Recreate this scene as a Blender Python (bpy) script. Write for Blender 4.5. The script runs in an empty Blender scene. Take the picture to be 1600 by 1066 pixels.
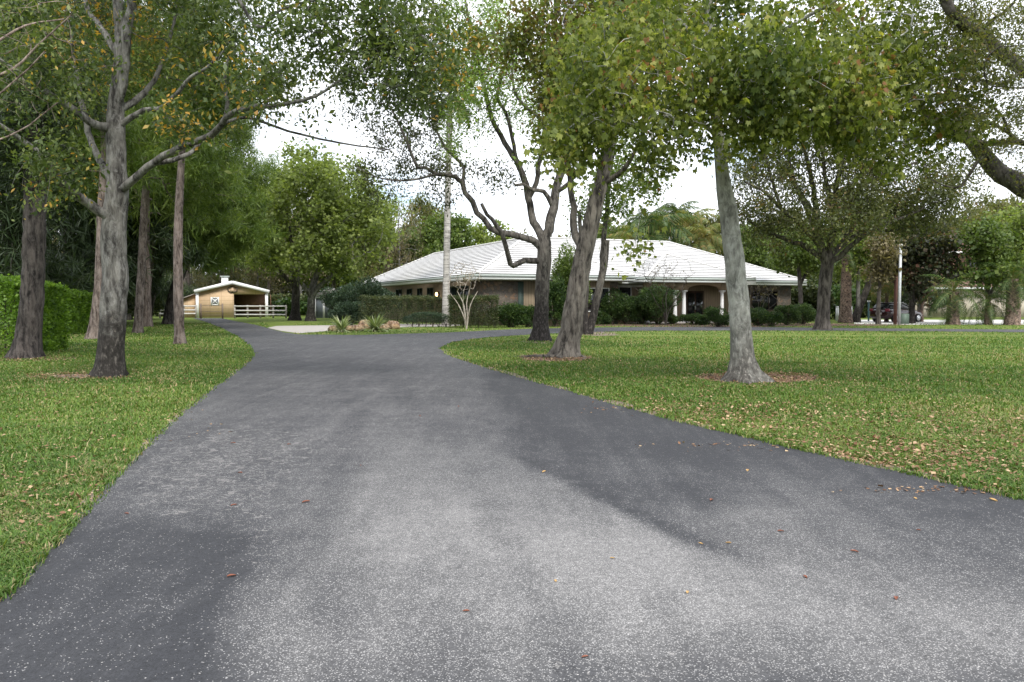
import bpy, math, random
import numpy as np
from mathutils import Vector, Matrix
from mathutils.geometry import delaunay_2d_cdt

SC = bpy.context.scene
COL = SC.collection
rng = np.random.default_rng(11)
random.seed(5)

# ------------------------------------------------------------------ camera
FOC = 1300.0                       # focal length in pixels of the 1600 px wide photograph
PITCH = math.atan(61.0 / FOC)      # camera tilted slightly down, horizon at y = 472
CAMH = 1.6
cam_d = bpy.data.cameras.new('camera')
cam = bpy.data.objects.new('camera', cam_d)
COL.objects.link(cam)
cam.location = (0, 0, CAMH)
cam.rotation_euler = (math.pi / 2 - PITCH, 0, 0)
cam_d.sensor_width = 36.0
cam_d.lens = 36.0 * FOC / 1600.0
cam_d.clip_start = 0.05
cam_d.clip_end = 3000
SC.camera = cam

# ------------------------------------------------------------------ sky and sun
SUN_EL, SUN_AZ = 50.0, 163.0       # degrees; azimuth clockwise from +Y (behind the camera, a little to the right)
w = bpy.data.worlds.new('World'); SC.world = w; w.use_nodes = True
nt = w.node_tree; nt.nodes.clear()
out = nt.nodes.new('ShaderNodeOutputWorld'); bg = nt.nodes.new('ShaderNodeBackground')
sky = nt.nodes.new('ShaderNodeTexSky'); sky.sky_type = 'NISHITA'; sky.sun_disc = False
sky.sun_elevation = math.radians(SUN_EL); sky.sun_rotation = math.radians(SUN_AZ)
tc = nt.nodes.new('ShaderNodeTexCoord'); mp = nt.nodes.new('ShaderNodeMapping'); mp.inputs['Scale'].default_value = (1, 1, 2.2)
nz = nt.nodes.new('ShaderNodeTexNoise'); nz.inputs['Scale'].default_value = 3.2; nz.inputs['Detail'].default_value = 7; nz.inputs['Roughness'].default_value = .55
cr = nt.nodes.new('ShaderNodeValToRGB'); cr.color_ramp.elements[0].position = .30; cr.color_ramp.elements[1].position = .46
mx = nt.nodes.new('ShaderNodeMix'); mx.data_type = 'RGBA'
mx.inputs['B'].default_value = (9.0, 9.3, 9.9, 1)
nt.links.new(tc.outputs['Generated'], mp.inputs[0]); nt.links.new(mp.outputs[0], nz.inputs[0]); nt.links.new(nz.outputs[0], cr.inputs[0])
nt.links.new(cr.outputs[0], mx.inputs['Factor']); nt.links.new(sky.outputs[0], mx.inputs['A'])
nt.links.new(mx.outputs['Result'], bg.inputs[0]); bg.inputs[1].default_value = .12
nt.links.new(bg.outputs[0], out.inputs[0])
sd = bpy.data.lights.new('sun', 'SUN'); sun = bpy.data.objects.new('sun', sd); COL.objects.link(sun)
sd.energy = 2.4; sd.angle = math.radians(16); sd.color = (1, .96, .9)
sun.rotation_euler = (math.radians(90 - SUN_EL), 0, math.radians(180 - SUN_AZ)); sun.location = (0, 0, 60)
SC.view_settings.view_transform = 'Standard'; SC.view_settings.look = 'None'
SC.view_settings.exposure = 0.8; SC.view_settings.gamma = 1
SC.cycles.max_bounces = 8; SC.cycles.diffuse_bounces = 6; SC.cycles.glossy_bounces = 2; SC.cycles.transmission_bounces = 5
SC.cycles.caustics_reflective = False; SC.cycles.caustics_refractive = False
SC.cycles.use_denoising = True

# ------------------------------------------------------------------ pixel -> world
CT, ST = math.cos(PITCH), math.sin(PITCH)
def at(px, py, Y):
    """point seen at photo pixel (px,py) at distance Y in front of the camera"""
    dx = (px - 800) / FOC; dy = (533 - py) / FOC
    y = CT + dy * ST; z = -ST + dy * CT
    k = Y / y
    return np.array((dx * k, Y, CAMH + z * k))
def G(px, py):
    """ground point seen at pixel"""
    dx = (px - 800) / FOC; dy = (533 - py) / FOC
    y = CT + dy * ST; z = -ST + dy * CT
    k = -CAMH / z
    return np.array((dx * k, y * k, 0.0))
def proj(P):
    P = np.asarray(P, float); x, y, z = P[..., 0], P[..., 1], P[..., 2] - CAMH
    f = y * CT - z * ST; u = y * ST + z * CT
    f = np.where(f < .05, .05, f)
    return 800 + FOC * x / f, 533 - FOC * u / f

# ------------------------------------------------------------------ object helpers
def link(o, parent=None):
    COL.objects.link(o)
    if parent is not None: o.parent = parent
    return o
def tag(o, label=None, cat=None, group=None, kind=None):
    if label: o['label'] = label
    if cat: o['category'] = cat
    if group: o['group'] = group
    if kind: o['kind'] = kind
    return o
def empty(name, loc, label, cat, group=None, rz=0):
    o = bpy.data.objects.new(name, None); o.empty_display_size = .3
    o.location = loc; o.rotation_euler = (0, 0, rz)
    return tag(link(o), label, cat, group)
def mk(name, V, F, mat, parent=None, loc=None, smooth=False, tone=None, attrs=None):
    """V (n,3); F an (m,k) int array or a list of such arrays (different k)"""
    V = np.asarray(V, np.float32)
    Fs = F if isinstance(F, list) else [F]
    Fs = [np.asarray(f, np.int32) for f in Fs if len(f)]
    me = bpy.data.meshes.new(name)
    me.vertices.add(len(V)); me.vertices.foreach_set('co', V.ravel())
    nl = sum(f.size for f in Fs); npoly = sum(len(f) for f in Fs)
    me.loops.add(nl); me.polygons.add(npoly)
    me.loops.foreach_set('vertex_index', np.concatenate([f.ravel() for f in Fs]))
    tot = np.concatenate([np.full(len(f), f.shape[1], np.int32) for f in Fs])
    st = np.concatenate([[0], np.cumsum(tot)[:-1]]).astype(np.int32)
    me.polygons.foreach_set('loop_start', st)
    if smooth: me.polygons.foreach_set('use_smooth', np.ones(npoly, bool))
    if tone is not None:
        a = me.attributes.new('tone', 'FLOAT', 'POINT'); a.data.foreach_set('value', np.asarray(tone, np.float32))
    for k, v in (attrs or {}).items():
        a = me.attributes.new(k, 'FLOAT', 'POINT'); a.data.foreach_set('value', np.asarray(v, np.float32))
    me.update(calc_edges=True)
    if mat: me.materials.append(mat)
    o = bpy.data.objects.new(name, me)
    if loc is not None: o.location = loc
    return link(o, parent)

class MB:
    """collects boxes, prisms, tubes; builds ONE mesh"""
    def __init__(s): s.v = []; s.f = {}; s.n = 0
    def add(s, V, F):
        V = [tuple(map(float, p)) for p in V]
        for f in F: s.f.setdefault(len(f), []).append([i + s.n for i in f])
        s.v += V; s.n += len(V); return s
    def box(s, x0, x1, y0, y1, z0, z1):
        V = [(x0,y0,z0),(x1,y0,z0),(x1,y1,z0),(x0,y1,z0),(x0,y0,z1),(x1,y0,z1),(x1,y1,z1),(x0,y1,z1)]
        return s.add(V, [(0,3,2,1),(4,5,6,7),(0,1,5,4),(1,2,6,5),(2,3,7,6),(3,0,4,7)])
    def bar(s, a, b, wd, ht, up=(0,0,1)):
        a = np.array(a, float); b = np.array(b, float); t = b - a; L = np.linalg.norm(t); t /= L
        up = np.array(up, float); sd_ = np.cross(t, up); sd_ /= np.linalg.norm(sd_); u = np.cross(sd_, t)
        V = []
        for p in (a, b):
            for i, j in ((-1,-1),(1,-1),(1,1),(-1,1)): V.append(p + sd_ * i * wd / 2 + u * j * ht / 2)
        return s.add(V, [(3,2,1,0),(4,5,6,7),(0,1,5,4),(1,2,6,5),(2,3,7,6),(3,0,4,7)])
    def tube(s, P, R, k=10, cap=True):
        P = np.array(P, float); n = len(P)
        if np.isscalar(R): R = [R] * n
        T = np.gradient(P, axis=0); T /= np.linalg.norm(T, axis=1)[:, None] + 1e-9
        d = P[-1] - P[0]; ref = np.eye(3)[int(np.argmin(np.abs(d)))]
        V = []
        for i in range(n):
            N = np.cross(T[i], ref); N /= np.linalg.norm(N) + 1e-9; B = np.cross(T[i], N)
            for j in range(k):
                a = 2 * math.pi * j / k; V.append(P[i] + R[i] * (N * math.cos(a) + B * math.sin(a)))
        F = [(i*k+j, i*k+(j+1)%k, (i+1)*k+(j+1)%k, (i+1)*k+j) for i in range(n-1) for j in range(k)]
        if cap: F += [tuple(range(k))[::-1], tuple(range((n-1)*k, n*k))]
        return s.add(V, F)
    def prism(s, poly, z0, z1):
        n = len(poly); V = [(x, y, z0) for x, y in poly] + [(x, y, z1) for x, y in poly]
        return s.add(V, [tuple(range(n))[::-1], tuple(range(n, 2*n))] + [(i, (i+1)%n, n+(i+1)%n, n+i) for i in range(n)])
    def ext(s, poly, a, b, axis=1):
        """extrude a polygon given in the plane of the two other axes along axis from a to b"""
        n = len(poly)
        def put(p, q): 
            return (p[0], q, p[1]) if axis == 1 else ((q, p[0], p[1]) if axis == 0 else (p[0], p[1], q))
        V = [put(p, a) for p in poly] + [put(p, b) for p in poly]
        return s.add(V, [tuple(range(n))[::-1], tuple(range(n, 2*n))] + [(i, (i+1)%n, n+(i+1)%n, n+i) for i in range(n)])
    def build(s, name, mat, parent=None, loc=None, smooth=False):
        return mk(name, s.v, [np.array(f) for f in s.f.values()], mat, parent, loc, smooth)

# ------------------------------------------------------------------ materials
def newmat(name):
    m = bpy.data.materials.new(name); m.use_nodes = True
    n = m.node_tree.nodes; n.clear()
    o = n.new('ShaderNodeOutputMaterial'); b = n.new('ShaderNodeBsdfPrincipled')
    m.node_tree.links.new(b.outputs[0], o.inputs[0])
    return m, m.node_tree, b, o
def ramp(nt, stops, interp='LINEAR'):
    r = nt.nodes.new('ShaderNodeValToRGB'); r.color_ramp.interpolation = interp
    el = r.color_ramp.elements
    while len(el) < len(stops): el.new(.5)
    for e, (p, c) in zip(el, stops):
        e.position = p; e.color = (*c, 1) if len(c) == 3 else c
    return r
def g3(v): return (v, v, v)
def noise(nt, scale, detail=4, rough=.55, vec=None, dist=0, stretch=None):
    if vec is None:
        vec = nt.nodes.new('ShaderNodeTexCoord').outputs['Object']
    if stretch:
        m = nt.nodes.new('ShaderNodeMapping'); m.inputs['Scale'].default_value = stretch
        nt.links.new(vec, m.inputs[0]); vec = m.outputs[0]
    n = nt.nodes.new('ShaderNodeTexNoise'); n.inputs['Scale'].default_value = scale
    n.inputs['Detail'].default_value = detail; n.inputs['Roughness'].default_value = rough; n.inputs['Distortion'].default_value = dist
    nt.links.new(vec, n.inputs['Vector']); return n.outputs[0]
def mix(nt, f, a, b, mode='MIX'):
    m = nt.nodes.new('ShaderNodeMix'); m.data_type = 'RGBA'; m.blend_type = mode
    for s, v in (('Factor', f), ('A', a), ('B', b)):
        if hasattr(v, 'links'): nt.links.new(v, m.inputs[s])
        elif isinstance(v, (int, float)): m.inputs[s].default_value = v
        else: m.inputs[s].default_value = (*v, 1)
    return m.outputs['Result']
def mth(nt, op, a, b=None, clamp=False):
    m = nt.nodes.new('ShaderNodeMath'); m.operation = op; m.use_clamp = clamp
    for i, v in enumerate((a, b)):
        if v is None: continue
        if hasattr(v, 'links'): nt.links.new(v, m.inputs[i])
        else: m.inputs[i].default_value = v
    return m.outputs[0]
def attr(nt, name):
    a = nt.nodes.new('ShaderNodeAttribute'); a.attribute_name = name; return a.outputs['Fac']
def bump(nt, b, h, strength=.3, dist=.02):
    n = nt.nodes.new('ShaderNodeBump'); n.inputs['Strength'].default_value = strength; n.inputs['Distance'].default_value = dist
    nt.links.new(h, n.inputs['Height']); nt.links.new(n.outputs[0], b.inputs['Normal'])
MC = {}
def plain(name, col, rough=.6, var=.12, scale=6, metal=0, bmp=0, spec=.4, stretch=None):
    if name in MC: return MC[name]
    m, nt, b, o = newmat(name)
    nn = noise(nt, scale, 5, .6, stretch=stretch)
    r = ramp(nt, [(.25, tuple(c * (1 - var) for c in col)), (.75, tuple(min(1, c * (1 + var)) for c in col))])
    nt.links.new(nn, r.inputs[0]); nt.links.new(r.outputs[0], b.inputs['Base Color'])
    b.inputs['Roughness'].default_value = rough; b.inputs['Metallic'].default_value = metal
    b.inputs['Specular IOR Level'].default_value = spec
    if bmp: bump(nt, b, nn, bmp, .02)
    MC[name] = m; return m
def leafmat(name, stops, transl=.35, rough=.5, spec=.35):
    """foliage: colour by the leaf's own random tone; real translucency"""
    if name in MC: return MC[name]
    m, nt, b, o = newmat(name)
    r = ramp(nt, stops); nt.links.new(attr(nt, 'tone'), r.inputs[0])
    c = r.outputs[0]
    nt.links.new(c, b.inputs['Base Color']); b.inputs['Roughness'].default_value = rough; b.inputs['Specular IOR Level'].default_value = spec
    t = nt.nodes.new('ShaderNodeBsdfTranslucent')
    nt.links.new(mix(nt, 1.0, c, (1.25, 1.3, .55), 'MULTIPLY'), t.inputs[0])
    ms = nt.nodes.new('ShaderNodeMixShader'); ms.inputs[0].default_value = transl
    nt.links.new(b.outputs[0], ms.inputs[1]); nt.links.new(t.outputs[0], ms.inputs[2]); nt.links.new(ms.outputs[0], o.inputs[0])
    MC[name] = m; return m
def barkmat(name, light, dark, scale=7, patch=.5, base=None, baseh=(1.0, 2.2), lichen=None, bstr=.7, stretch=(1, 1, .22)):
    """bark with vertical fissures; base = colour of the stained foot of the trunk up to baseh metres; lichen = pale blotches"""
    if name in MC: return MC[name]
    m, nt, b, o = newmat(name)
    tc = nt.nodes.new('ShaderNodeTexCoord').outputs['Object']
    f = noise(nt, scale, 8, .68, tc, .4, stretch)
    r = ramp(nt, [(.40, tuple(c * .7 for c in dark)), (.5, tuple(a * .55 + c * .45 for a, c in zip(light, dark))), (.60, tuple(min(1, c * 1.1) for c in light))]); nt.links.new(f, r.inputs[0])
    c = r.outputs[0]
    big = noise(nt, 1.3, 4, .6, tc)
    rb = ramp(nt, [(.35, g3(.62)), (.65, g3(1.15))]); nt.links.new(big, rb.inputs[0])
    c = mix(nt, 1.0, c, rb.outputs[0], 'MULTIPLY')
    if lichen:
        ln = noise(nt, 10, 8, .72, tc, .6, (1, 1, .45)); rl = ramp(nt, [(.48, g3(0)), (.62, g3(patch))]); nt.links.new(ln, rl.inputs[0])
        c = mix(nt, rl.outputs[0], c, lichen)
    if base:
        sx = nt.nodes.new('ShaderNodeSeparateXYZ'); nt.links.new(tc, sx.inputs[0])
        z = mth(nt, 'ADD', sx.outputs[2], mth(nt, 'MULTIPLY', mth(nt, 'SUBTRACT', noise(nt, 3.5, 8, .75, tc), .5), 3.2))
        mr = nt.nodes.new('ShaderNodeMapRange'); mr.inputs[1].default_value = baseh[0]; mr.inputs[2].default_value = baseh[1]
        mr.inputs[3].default_value = 1; mr.inputs[4].default_value = 0; nt.links.new(z, mr.inputs[0])
        rr = ramp(nt, [(.38, base), (.54, tuple(x * 2.0 for x in base)), (.64, tuple(min(1, x * 6) for x in base))]); nt.links.new(noise(nt, 14, 6, .7, tc, .3, (1, 1, .5)), rr.inputs[0])
        c = mix(nt, mr.outputs[0], c, rr.outputs[0])
    nt.links.new(c, b.inputs['Base Color']); b.inputs['Roughness'].default_value = .9; b.inputs['Specular IOR Level'].default_value = .2
    bump(nt, b, f, min(1, bstr * 1.3), .09)
    MC[name] = m; return m

# ------------------------------------------------------------------ trees
def catmull(P, step):
    P = np.array(P, float)
    if len(P) == 2: P = np.vstack([P[0], (P[0] + P[1]) / 2, P[1]])
    Q = np.vstack([2 * P[0] - P[1], P, 2 * P[-1] - P[-2]]); o = []
    for i in range(1, len(Q) - 2):
        L = np.linalg.norm(Q[i+1][:3] - Q[i][:3]); n = max(1, int(L / step))
        for k in range(n):
            t = k / n
            o.append(.5 * ((2*Q[i]) + (-Q[i-1] + Q[i+1])*t + (2*Q[i-1] - 5*Q[i] + 4*Q[i+1] - Q[i+2])*t*t + (-Q[i-1] + 3*Q[i] - 3*Q[i+1] + Q[i+2])*t**3))
    o.append(Q[-2]); return np.array(o)

class Tree:
    def __init__(s, D, base=None, scale=1.0, seed=0):
        s.D = D; s.P = np.zeros((60000, 3)); s.par = np.full(60000, -1); s.fix = np.zeros(60000); s.pl = np.zeros(60000); s.n = 0
        s.rs = 1.0; s.gam = .8; s.rng = np.random.default_rng(seed); s.step = .0045 * D + .1; s.grown0 = None
        s.base = np.array(base, float) if base is not None else None
    def _add(s, p, par, r):
        i = s.n; s.P[i] = p; s.par[i] = par; s.fix[i] = r
        s.pl[i] = 0 if par < 0 else s.pl[par] + np.linalg.norm(s.P[i] - s.P[par]); s.n += 1; return i
    def limb(s, pts, dd=0.0, jit=.15):
        """pts: (px, py, r_px) in the photograph; depth runs from the parent's to + dd"""
        first = s.n == 0
        if first: d0 = s.D; par = -1
        else:
            qx, qy = proj(s.P[:s.n]); par = int(np.argmin((qx - pts[0][0])**2 + (qy - pts[0][1])**2)); d0 = s.P[par][1]
        m = len(pts); W = []
        for i, (x, y, r) in enumerate(pts):
            d = d0 + dd * i / max(1, m - 1)
            W.append(np.append(at(x, y, d), r * s.rs * d / FOC))
        if not first: W[0][:3] = s.P[par]
        W = catmull(W, s.step)
        if first:
            s.base = W[0][:3].copy(); s.base[2] = 0
            W[0][2] = -.12
        for k, q in enumerate(W):
            if k == 0 and not first: continue
            j = 0 if first and k < 3 else jit
            par = s._add(q[:3] + s.rng.normal(0, 1, 3) * q[3] * j, par, q[3])
        return s
    def wlimb(s, pts, at_node=None):
        """pts: (x, y, z, r) in metres, relative to the base"""
        W = catmull([(p[0] + s.base[0], p[1] + s.base[1], p[2], p[3]) for p in pts], s.step)
        if s.n == 0: par = -1
        else:
            par = int(np.argmin(np.linalg.norm(s.P[:s.n] - W[0][:3], axis=1)))
        for k, q in enumerate(W):
            if k == 0 and par >= 0: continue
            par = s._add(q[:3] + s.rng.normal(0, 1, 3) * q[3] * (.1 if k else 0), par, q[3])
        return s
    def crown(s, ell, n, minz=1.8, back=.25, curl=.35, sub=None, wz=0.0):
        """grow branches to n random targets in ellipsoids (px, py, rx, ry, dd, rD[, weight]) given in photo pixels around the base depth"""
        if s.grown0 is None: s.grown0 = s.n
        T = []
        wts = np.array([(e[6] if len(e) > 6 else 1) * e[2] * e[3] for e in ell], float); wts /= wts.sum()
        for e, wt in zip(ell, wts):
            k = max(2, int(round(n * wt)))
            u = s.rng.normal(0, 1, (k, 3)); u /= np.linalg.norm(u, axis=1)[:, None]
            u *= (s.rng.random(k) ** .45)[:, None]
            Dc = s.D + e[4]
            for a in u:
                d = max(3.0, Dc + a[1] * e[5])
                c = at(e[0], e[1], Dc); 
                T.append(np.array((c[0] + a[0] * e[2] * Dc / FOC, d, c[2] + a[2] * e[3] * Dc / FOC)))
        return s._grow(np.array(T), minz, back, curl)
    def wcrown(s, ell, n, minz=1.8, back=.25, curl=.35):
        """the same with ellipsoids (x, y, z, rx, ry, rz[, weight]) in metres relative to the base"""
        if s.grown0 is None: s.grown0 = s.n
        wts = np.array([(e[6] if len(e) > 6 else 1) * e[3] * e[4] * e[5] for e in ell], float); wts /= wts.sum(); T = []
        for e, wt in zip(ell, wts):
            k = max(2, int(round(n * wt)))
            u = s.rng.normal(0, 1, (k, 3)); u /= np.linalg.norm(u, axis=1)[:, None]; u *= (s.rng.random(k) ** .45)[:, None]
            T.append(s.base + np.array(e[:3]) + u * np.array(e[3:6]))
        return s._grow(np.vstack(T), minz, back, curl)
    def _grow(s, T, minz, back, curl):
        T = T[T[:, 2] > .3]
        d0 = np.array([np.min(np.linalg.norm(s.P[:s.n] - t, axis=1)) for t in T]) + s.rng.normal(0, .3, len(T))
        for t in T[np.argsort(d0)]:
            n = s.n; ok = s.P[:n, 2] > minz
            if not ok.any(): ok[:] = True
            dv = t - s.P[:n]; d = np.linalg.norm(dv, axis=1)
            down = np.clip(-dv[:, 2], 0, None)
            cost = d + back * s.pl[:n] * .35 + down * .25 + (~ok) * 1e6
            i = int(np.argmin(cost)); L = d[i]
            if L < .05: continue
            p0 = s.P[i]; pp = s.P[s.par[i]] if s.par[i] >= 0 else p0 - np.array((0, 0, 1.))
            dr = p0 - pp; dr /= np.linalg.norm(dr) + 1e-9
            ctl = p0 + dr * L * curl + np.array((0, 0, L * .12)) + s.rng.normal(0, L * .08, 3)
            m = min(14, max(2, int(L / (s.step * .8)))); cur = i
            for k in range(1, m + 1):
                u = k / m; q = (1-u)**2 * p0 + 2*u*(1-u) * ctl + u*u * t
                if k < m: q = q + s.rng.normal(0, L * .018, 3)
                cur = s._add(q, cur, 0)
                if s.n > 59900: return s
        return s
    def radii(s, tip=.006, e=2.3, mx=.16):
        n = s.n; acc = np.zeros(n); r = np.zeros(n); kids = np.bincount(s.par[1:n], minlength=n)
        for i in range(n - 1, -1, -1):
            v = acc[i] ** (1 / e) if acc[i] > 0 else tip
            r[i] = s.fix[i] if s.fix[i] > 0 else min(v, mx)
            if s.par[i] >= 0 and s.fix[i] == 0: acc[s.par[i]] += max(v, tip) ** e
        for i in range(n):
            p = s.par[i]
            if p >= 0: r[i] = min(r[i], r[p] * (1.0 if s.fix[i] > 0 else .8 if s.fix[p] > 0 else 1.0))
        s.R = np.maximum(r, tip * .6); s.kids = kids; return s
    def wood(s, name, mat, parent, flare=.55, lobes=5, rough=.05, cut=0.0):
        """one mesh of trunk and branches as swept tapering tubes"""
        n = s.n; best = np.full(n, -1)
        for i in range(n - 1, 0, -1):
            p = s.par[i]
            if best[p] < 0 or s.R[i] + (1 if s.fix[i] > 0 else 0) > s.R[best[p]] + (1 if s.fix[best[p]] > 0 else 0): best[p] = i
        groups = {14: ([], [], [], []), 7: ([], [], [], []), 4: ([], [], [], []), 3: ([], [], [], [])}
        starts = [0] + [i for i in range(1, n) if best[s.par[i]] != i]
        for st in starts:
            ch = []; i = st
            while i >= 0: ch.append(i); i = best[i]
            r = s.R[ch].copy(); P = s.P[ch]
            if st != 0: P = np.vstack([s.P[s.par[st]], P]); r = np.append(min(r[0] * 1.25, s.R[s.par[st]] * .9), r)
            if len(P) < 2 or r[0] < cut: continue
            T = np.gradient(P, axis=0); T /= np.linalg.norm(T, axis=1)[:, None] + 1e-9
            ref = np.eye(3)[int(np.argmin(np.abs(P[-1] - P[0])))]
            k = 14 if r[0] > .11 else 7 if r[0] > .03 else 4 if r[0] > .012 else 3
            g = groups[k]; g[0].append(P); g[1].append(T); g[2].append(r); g[3].append(np.tile(ref, (len(P), 1)))
        V = []; F = []; off = 0
        for k, (Ps, Ts, Rs, Fs) in groups.items():
            if not Ps: continue
            ln = np.array([len(p) for p in Ps]); P = np.vstack(Ps); T = np.vstack(Ts); R = np.concatenate(Rs); RF = np.vstack(Fs)
            N = np.cross(T, RF); N /= np.linalg.norm(N, axis=1)[:, None] + 1e-9; B = np.cross(T, N)
            a = np.arange(k) * 2 * math.pi / k
            RR = np.repeat(R[:, None], k, 1)
            if k == 14:
                z = (P[:, 2:3] + .05); ph = 1.3 + s.D
                fl = flare * np.exp(-np.clip(z, 0, None) / .21) * (1.0 + .65 * np.cos(lobes * a + ph)[None]) + .03 * np.exp(-np.clip(z, 0, None) / 1.4)
                fl = np.where(np.linalg.norm(P[:, :2] - s.base[:2], axis=1)[:, None] < 1.2, fl, 0)
                wob = rough * (np.sin(3 * a[None] + P[:, 2:3] * 1.3) * .6 + s.rng.normal(0, .55, (len(P), k)))
                RR = RR * (1 + fl + wob)
            X = P[:, None] + RR[..., None] * (N[:, None] * np.cos(a)[None, :, None] + B[:, None] * np.sin(a)[None, :, None])
            V.append(X.reshape(-1, 3))
            last = np.zeros(len(P), bool); last[np.cumsum(ln) - 1] = True
            ii = np.where(~last)[0]; j = np.arange(k); j2 = (j + 1) % k
            q = np.stack([ii[:, None]*k + j, ii[:, None]*k + j2, (ii[:, None]+1)*k + j2, (ii[:, None]+1)*k + j], -1).reshape(-1, 4)
            F.append(q + off); off += len(P) * k
        V = np.vstack(V) - s.base
        return mk(name, V, np.vstack(F), mat, parent, smooth=True)
    def leafspots(s, n, spread, rmax=.02, clump=True):
        i = np.arange(s.n); ok = (i >= (s.grown0 or 0)) & (s.R[:s.n] <= rmax)
        idx = np.where(ok)[0]
        if clump:
            wgt = s.rng.gamma(s.gam, 1, len(idx)); end = s.kids[idx] == 0; wgt = wgt * np.where(end, 2.5, 1.0)
        else: wgt = np.ones(len(idx))
        c = s.rng.choice(idx, n, p=wgt / wgt.sum())
        return s.P[c] + s.rng.normal(0, 1, (n, 3)) * spread, c

def unit(v): return v / (np.linalg.norm(v, axis=-1, keepdims=True) + 1e-9)
SHAPES = {
 'oval': (np.array([(0, 0, 0), (.5, .24, .05), (1, 0, 0), (.5, -.24, .05)]), np.array([(0, 1, 2, 3)])),
 'wide': (np.array([(0, 0, 0), (.4, .42, .08), (1, 0, 0), (.4, -.42, .08)]), np.array([(0, 1, 2, 3)])),
 'lobed': (np.array([(0, 0, 0), (.45, .2, .04), (1.05, 0, -.05), (.45, -.2, .04),
                     (0, .02, 0), (.2, .38, 0), (.66, .42, -.08), (.5, .14, .03),
                     (0, -.02, 0), (.5, -.14, .03), (.66, -.42, -.08), (.2, -.38, 0),
                     (.02, .0, 0), (-.06, .26, 0), (.16, .46, -.07), (.3, .2, 0),
                     (.02, .0, 0), (.3, -.2, 0), (.16, -.46, -.07), (-.06, -.26, 0)]), np.arange(20).reshape(5, 4)),
 'needle': (np.array([(0, 0, 0), (.5, .045, 0), (1, 0, 0), (.5, -.045, 0)]), np.array([(0, 1, 2, 3)])),
}
def leaves(name, C, base, size, mat, parent, r, shape='oval', droop=.4, flat=.5, tone=None, var=.35, dirs=None):
    """C (n,3) leaf positions in world space; one mesh of bent leaf blades"""
    n = len(C); d = r.normal(0, 1, (n, 3)) if dirs is None else dirs + r.normal(0, .25, (n, 3))
    d[:, 2] -= droop; d = unit(d)
    up = r.normal(0, 1, (n, 3)); up[:, 2] += flat * 3
    sd_ = unit(np.cross(up, d)); nm = np.cross(d, sd_)
    S = (size * (1 + var * r.normal(0, 1, n))).clip(size * .35, size * 2)[:, None, None]
    tv, tf = SHAPES[shape]; k = len(tv)
    X = (C - base)[:, None] + S * (tv[None, :, 0:1] * d[:, None] + tv[None, :, 1:2] * sd_[:, None] + tv[None, :, 2:3] * nm[:, None])
    F = (tf[None] + (np.arange(n) * k)[:, None, None]).reshape(-1, tf.shape[1])
    tn = (r.random(n) if tone is None else tone)
    return mk(name, X.reshape(-1, 3), F, mat, parent, tone=np.repeat(tn, k))

def finish(s, name, label, cat, bark, leaf, nleaf, size, spread=.22, rmax=.02, shape='oval', droop=.4, tip=.006, group=None,
           flare=.55, tonefn=None, needles=0, cut=0.0, mx=.16, crown_name='crown', extra=None):
    s.radii(tip=tip, mx=mx)
    root = empty(name, s.base, label, cat, group)
    s.wood('trunk', bark, root, flare=flare, cut=cut)
    if nleaf:
        C, c = s.leafspots(nleaf, spread, rmax)
        # tone: clumps of lighter and darker growth
        cl = np.sin(C[:, 0] * 1.7 + s.D) * np.sin(C[:, 1] * 1.3) * np.sin(C[:, 2] * 1.9 + 1)
        tn = np.clip(.5 + .32 * cl + s.rng.normal(0, .2, len(C)), 0, 1)
        if tonefn is not None: tn = tonefn(C, tn, s.rng)
        if needles:
            C = np.repeat(C, needles, 0); tn = np.repeat(tn, needles)
        leaves(crown_name, C, s.base, size, leaf, root, s.rng, shape, droop, tone=tn)
    return root
def copy_tree(o, loc, rz, sc, label=None, group=None):
    r = o.copy(); COL.objects.link(r); r.location = loc; r.rotation_euler = (0, 0, rz)
    r.scale = sc if hasattr(sc, '__len__') else (sc, sc, sc)
    if label: r['label'] = label
    if group: r['group'] = group
    def rec(src, dst):
        for ch in list(src.children):
            c = ch.copy(); COL.objects.link(c); c.parent = dst; rec(ch, c)
    rec(o, r); return r
# ================================================================== GROUND
def inside(pts, poly):
    x, y = pts[:, 0], pts[:, 1]; c = np.zeros(len(pts), bool); n = len(poly); j = n - 1
    for i in range(n):
        xi, yi = poly[i]; xj, yj = poly[j]
        m = ((yi > y) != (yj > y)) & (x < (xj - xi) * (y - yi) / (yj - yi + 1e-12) + xi)
        c ^= m; j = i
    return c
def edge_dist(pts, poly):
    d = np.full(len(pts), 1e9); n = len(poly)
    for i in range(n):
        a = np.array(poly[i]); b = np.array(poly[(i+1) % n]); ab = b - a
        t = np.clip(((pts - a) @ ab) / (ab @ ab + 1e-12), 0, 1)
        d = np.minimum(d, np.linalg.norm(pts - (a + t[:, None] * ab), axis=1))
    return d
def dense(poly, wob=.0, step=.35, near=25, seed=3):
    r = np.random.default_rng(seed); o = []
    for i in range(len(poly)):
        a = np.array(poly[i]); b = np.array(poly[(i+1) % len(poly)]); L = np.linalg.norm(b - a)
        st = step if min(a[1], b[1]) < near else step * 3
        n = max(1, int(L / st)); nr = np.array((-(b-a)[1], (b-a)[0])) / (L + 1e-9)
        for k in range(n):
            o.append(a + (b - a) * k / n + nr * r.normal(0, wob))
    return o
left_px = [(0,935),(40,888),(90,840),(145,782),(200,722),(235,690),(270,658),(300,634),(330,610),(355,592),(378,574),(392,562),(398,552),(393,543),(375,528),(345,512),(318,502),(300,497.4)]
far_px = [(345,497.4),(362,501),(400,508),(425,515),(445,520),(470,523.2),(560,524),(700,520),(800,515),(900,512.5),(1000,511.4),(1200,511.6),(1300,512.8),(1450,514.2),(1600,515.3),(1800,516)]
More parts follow.
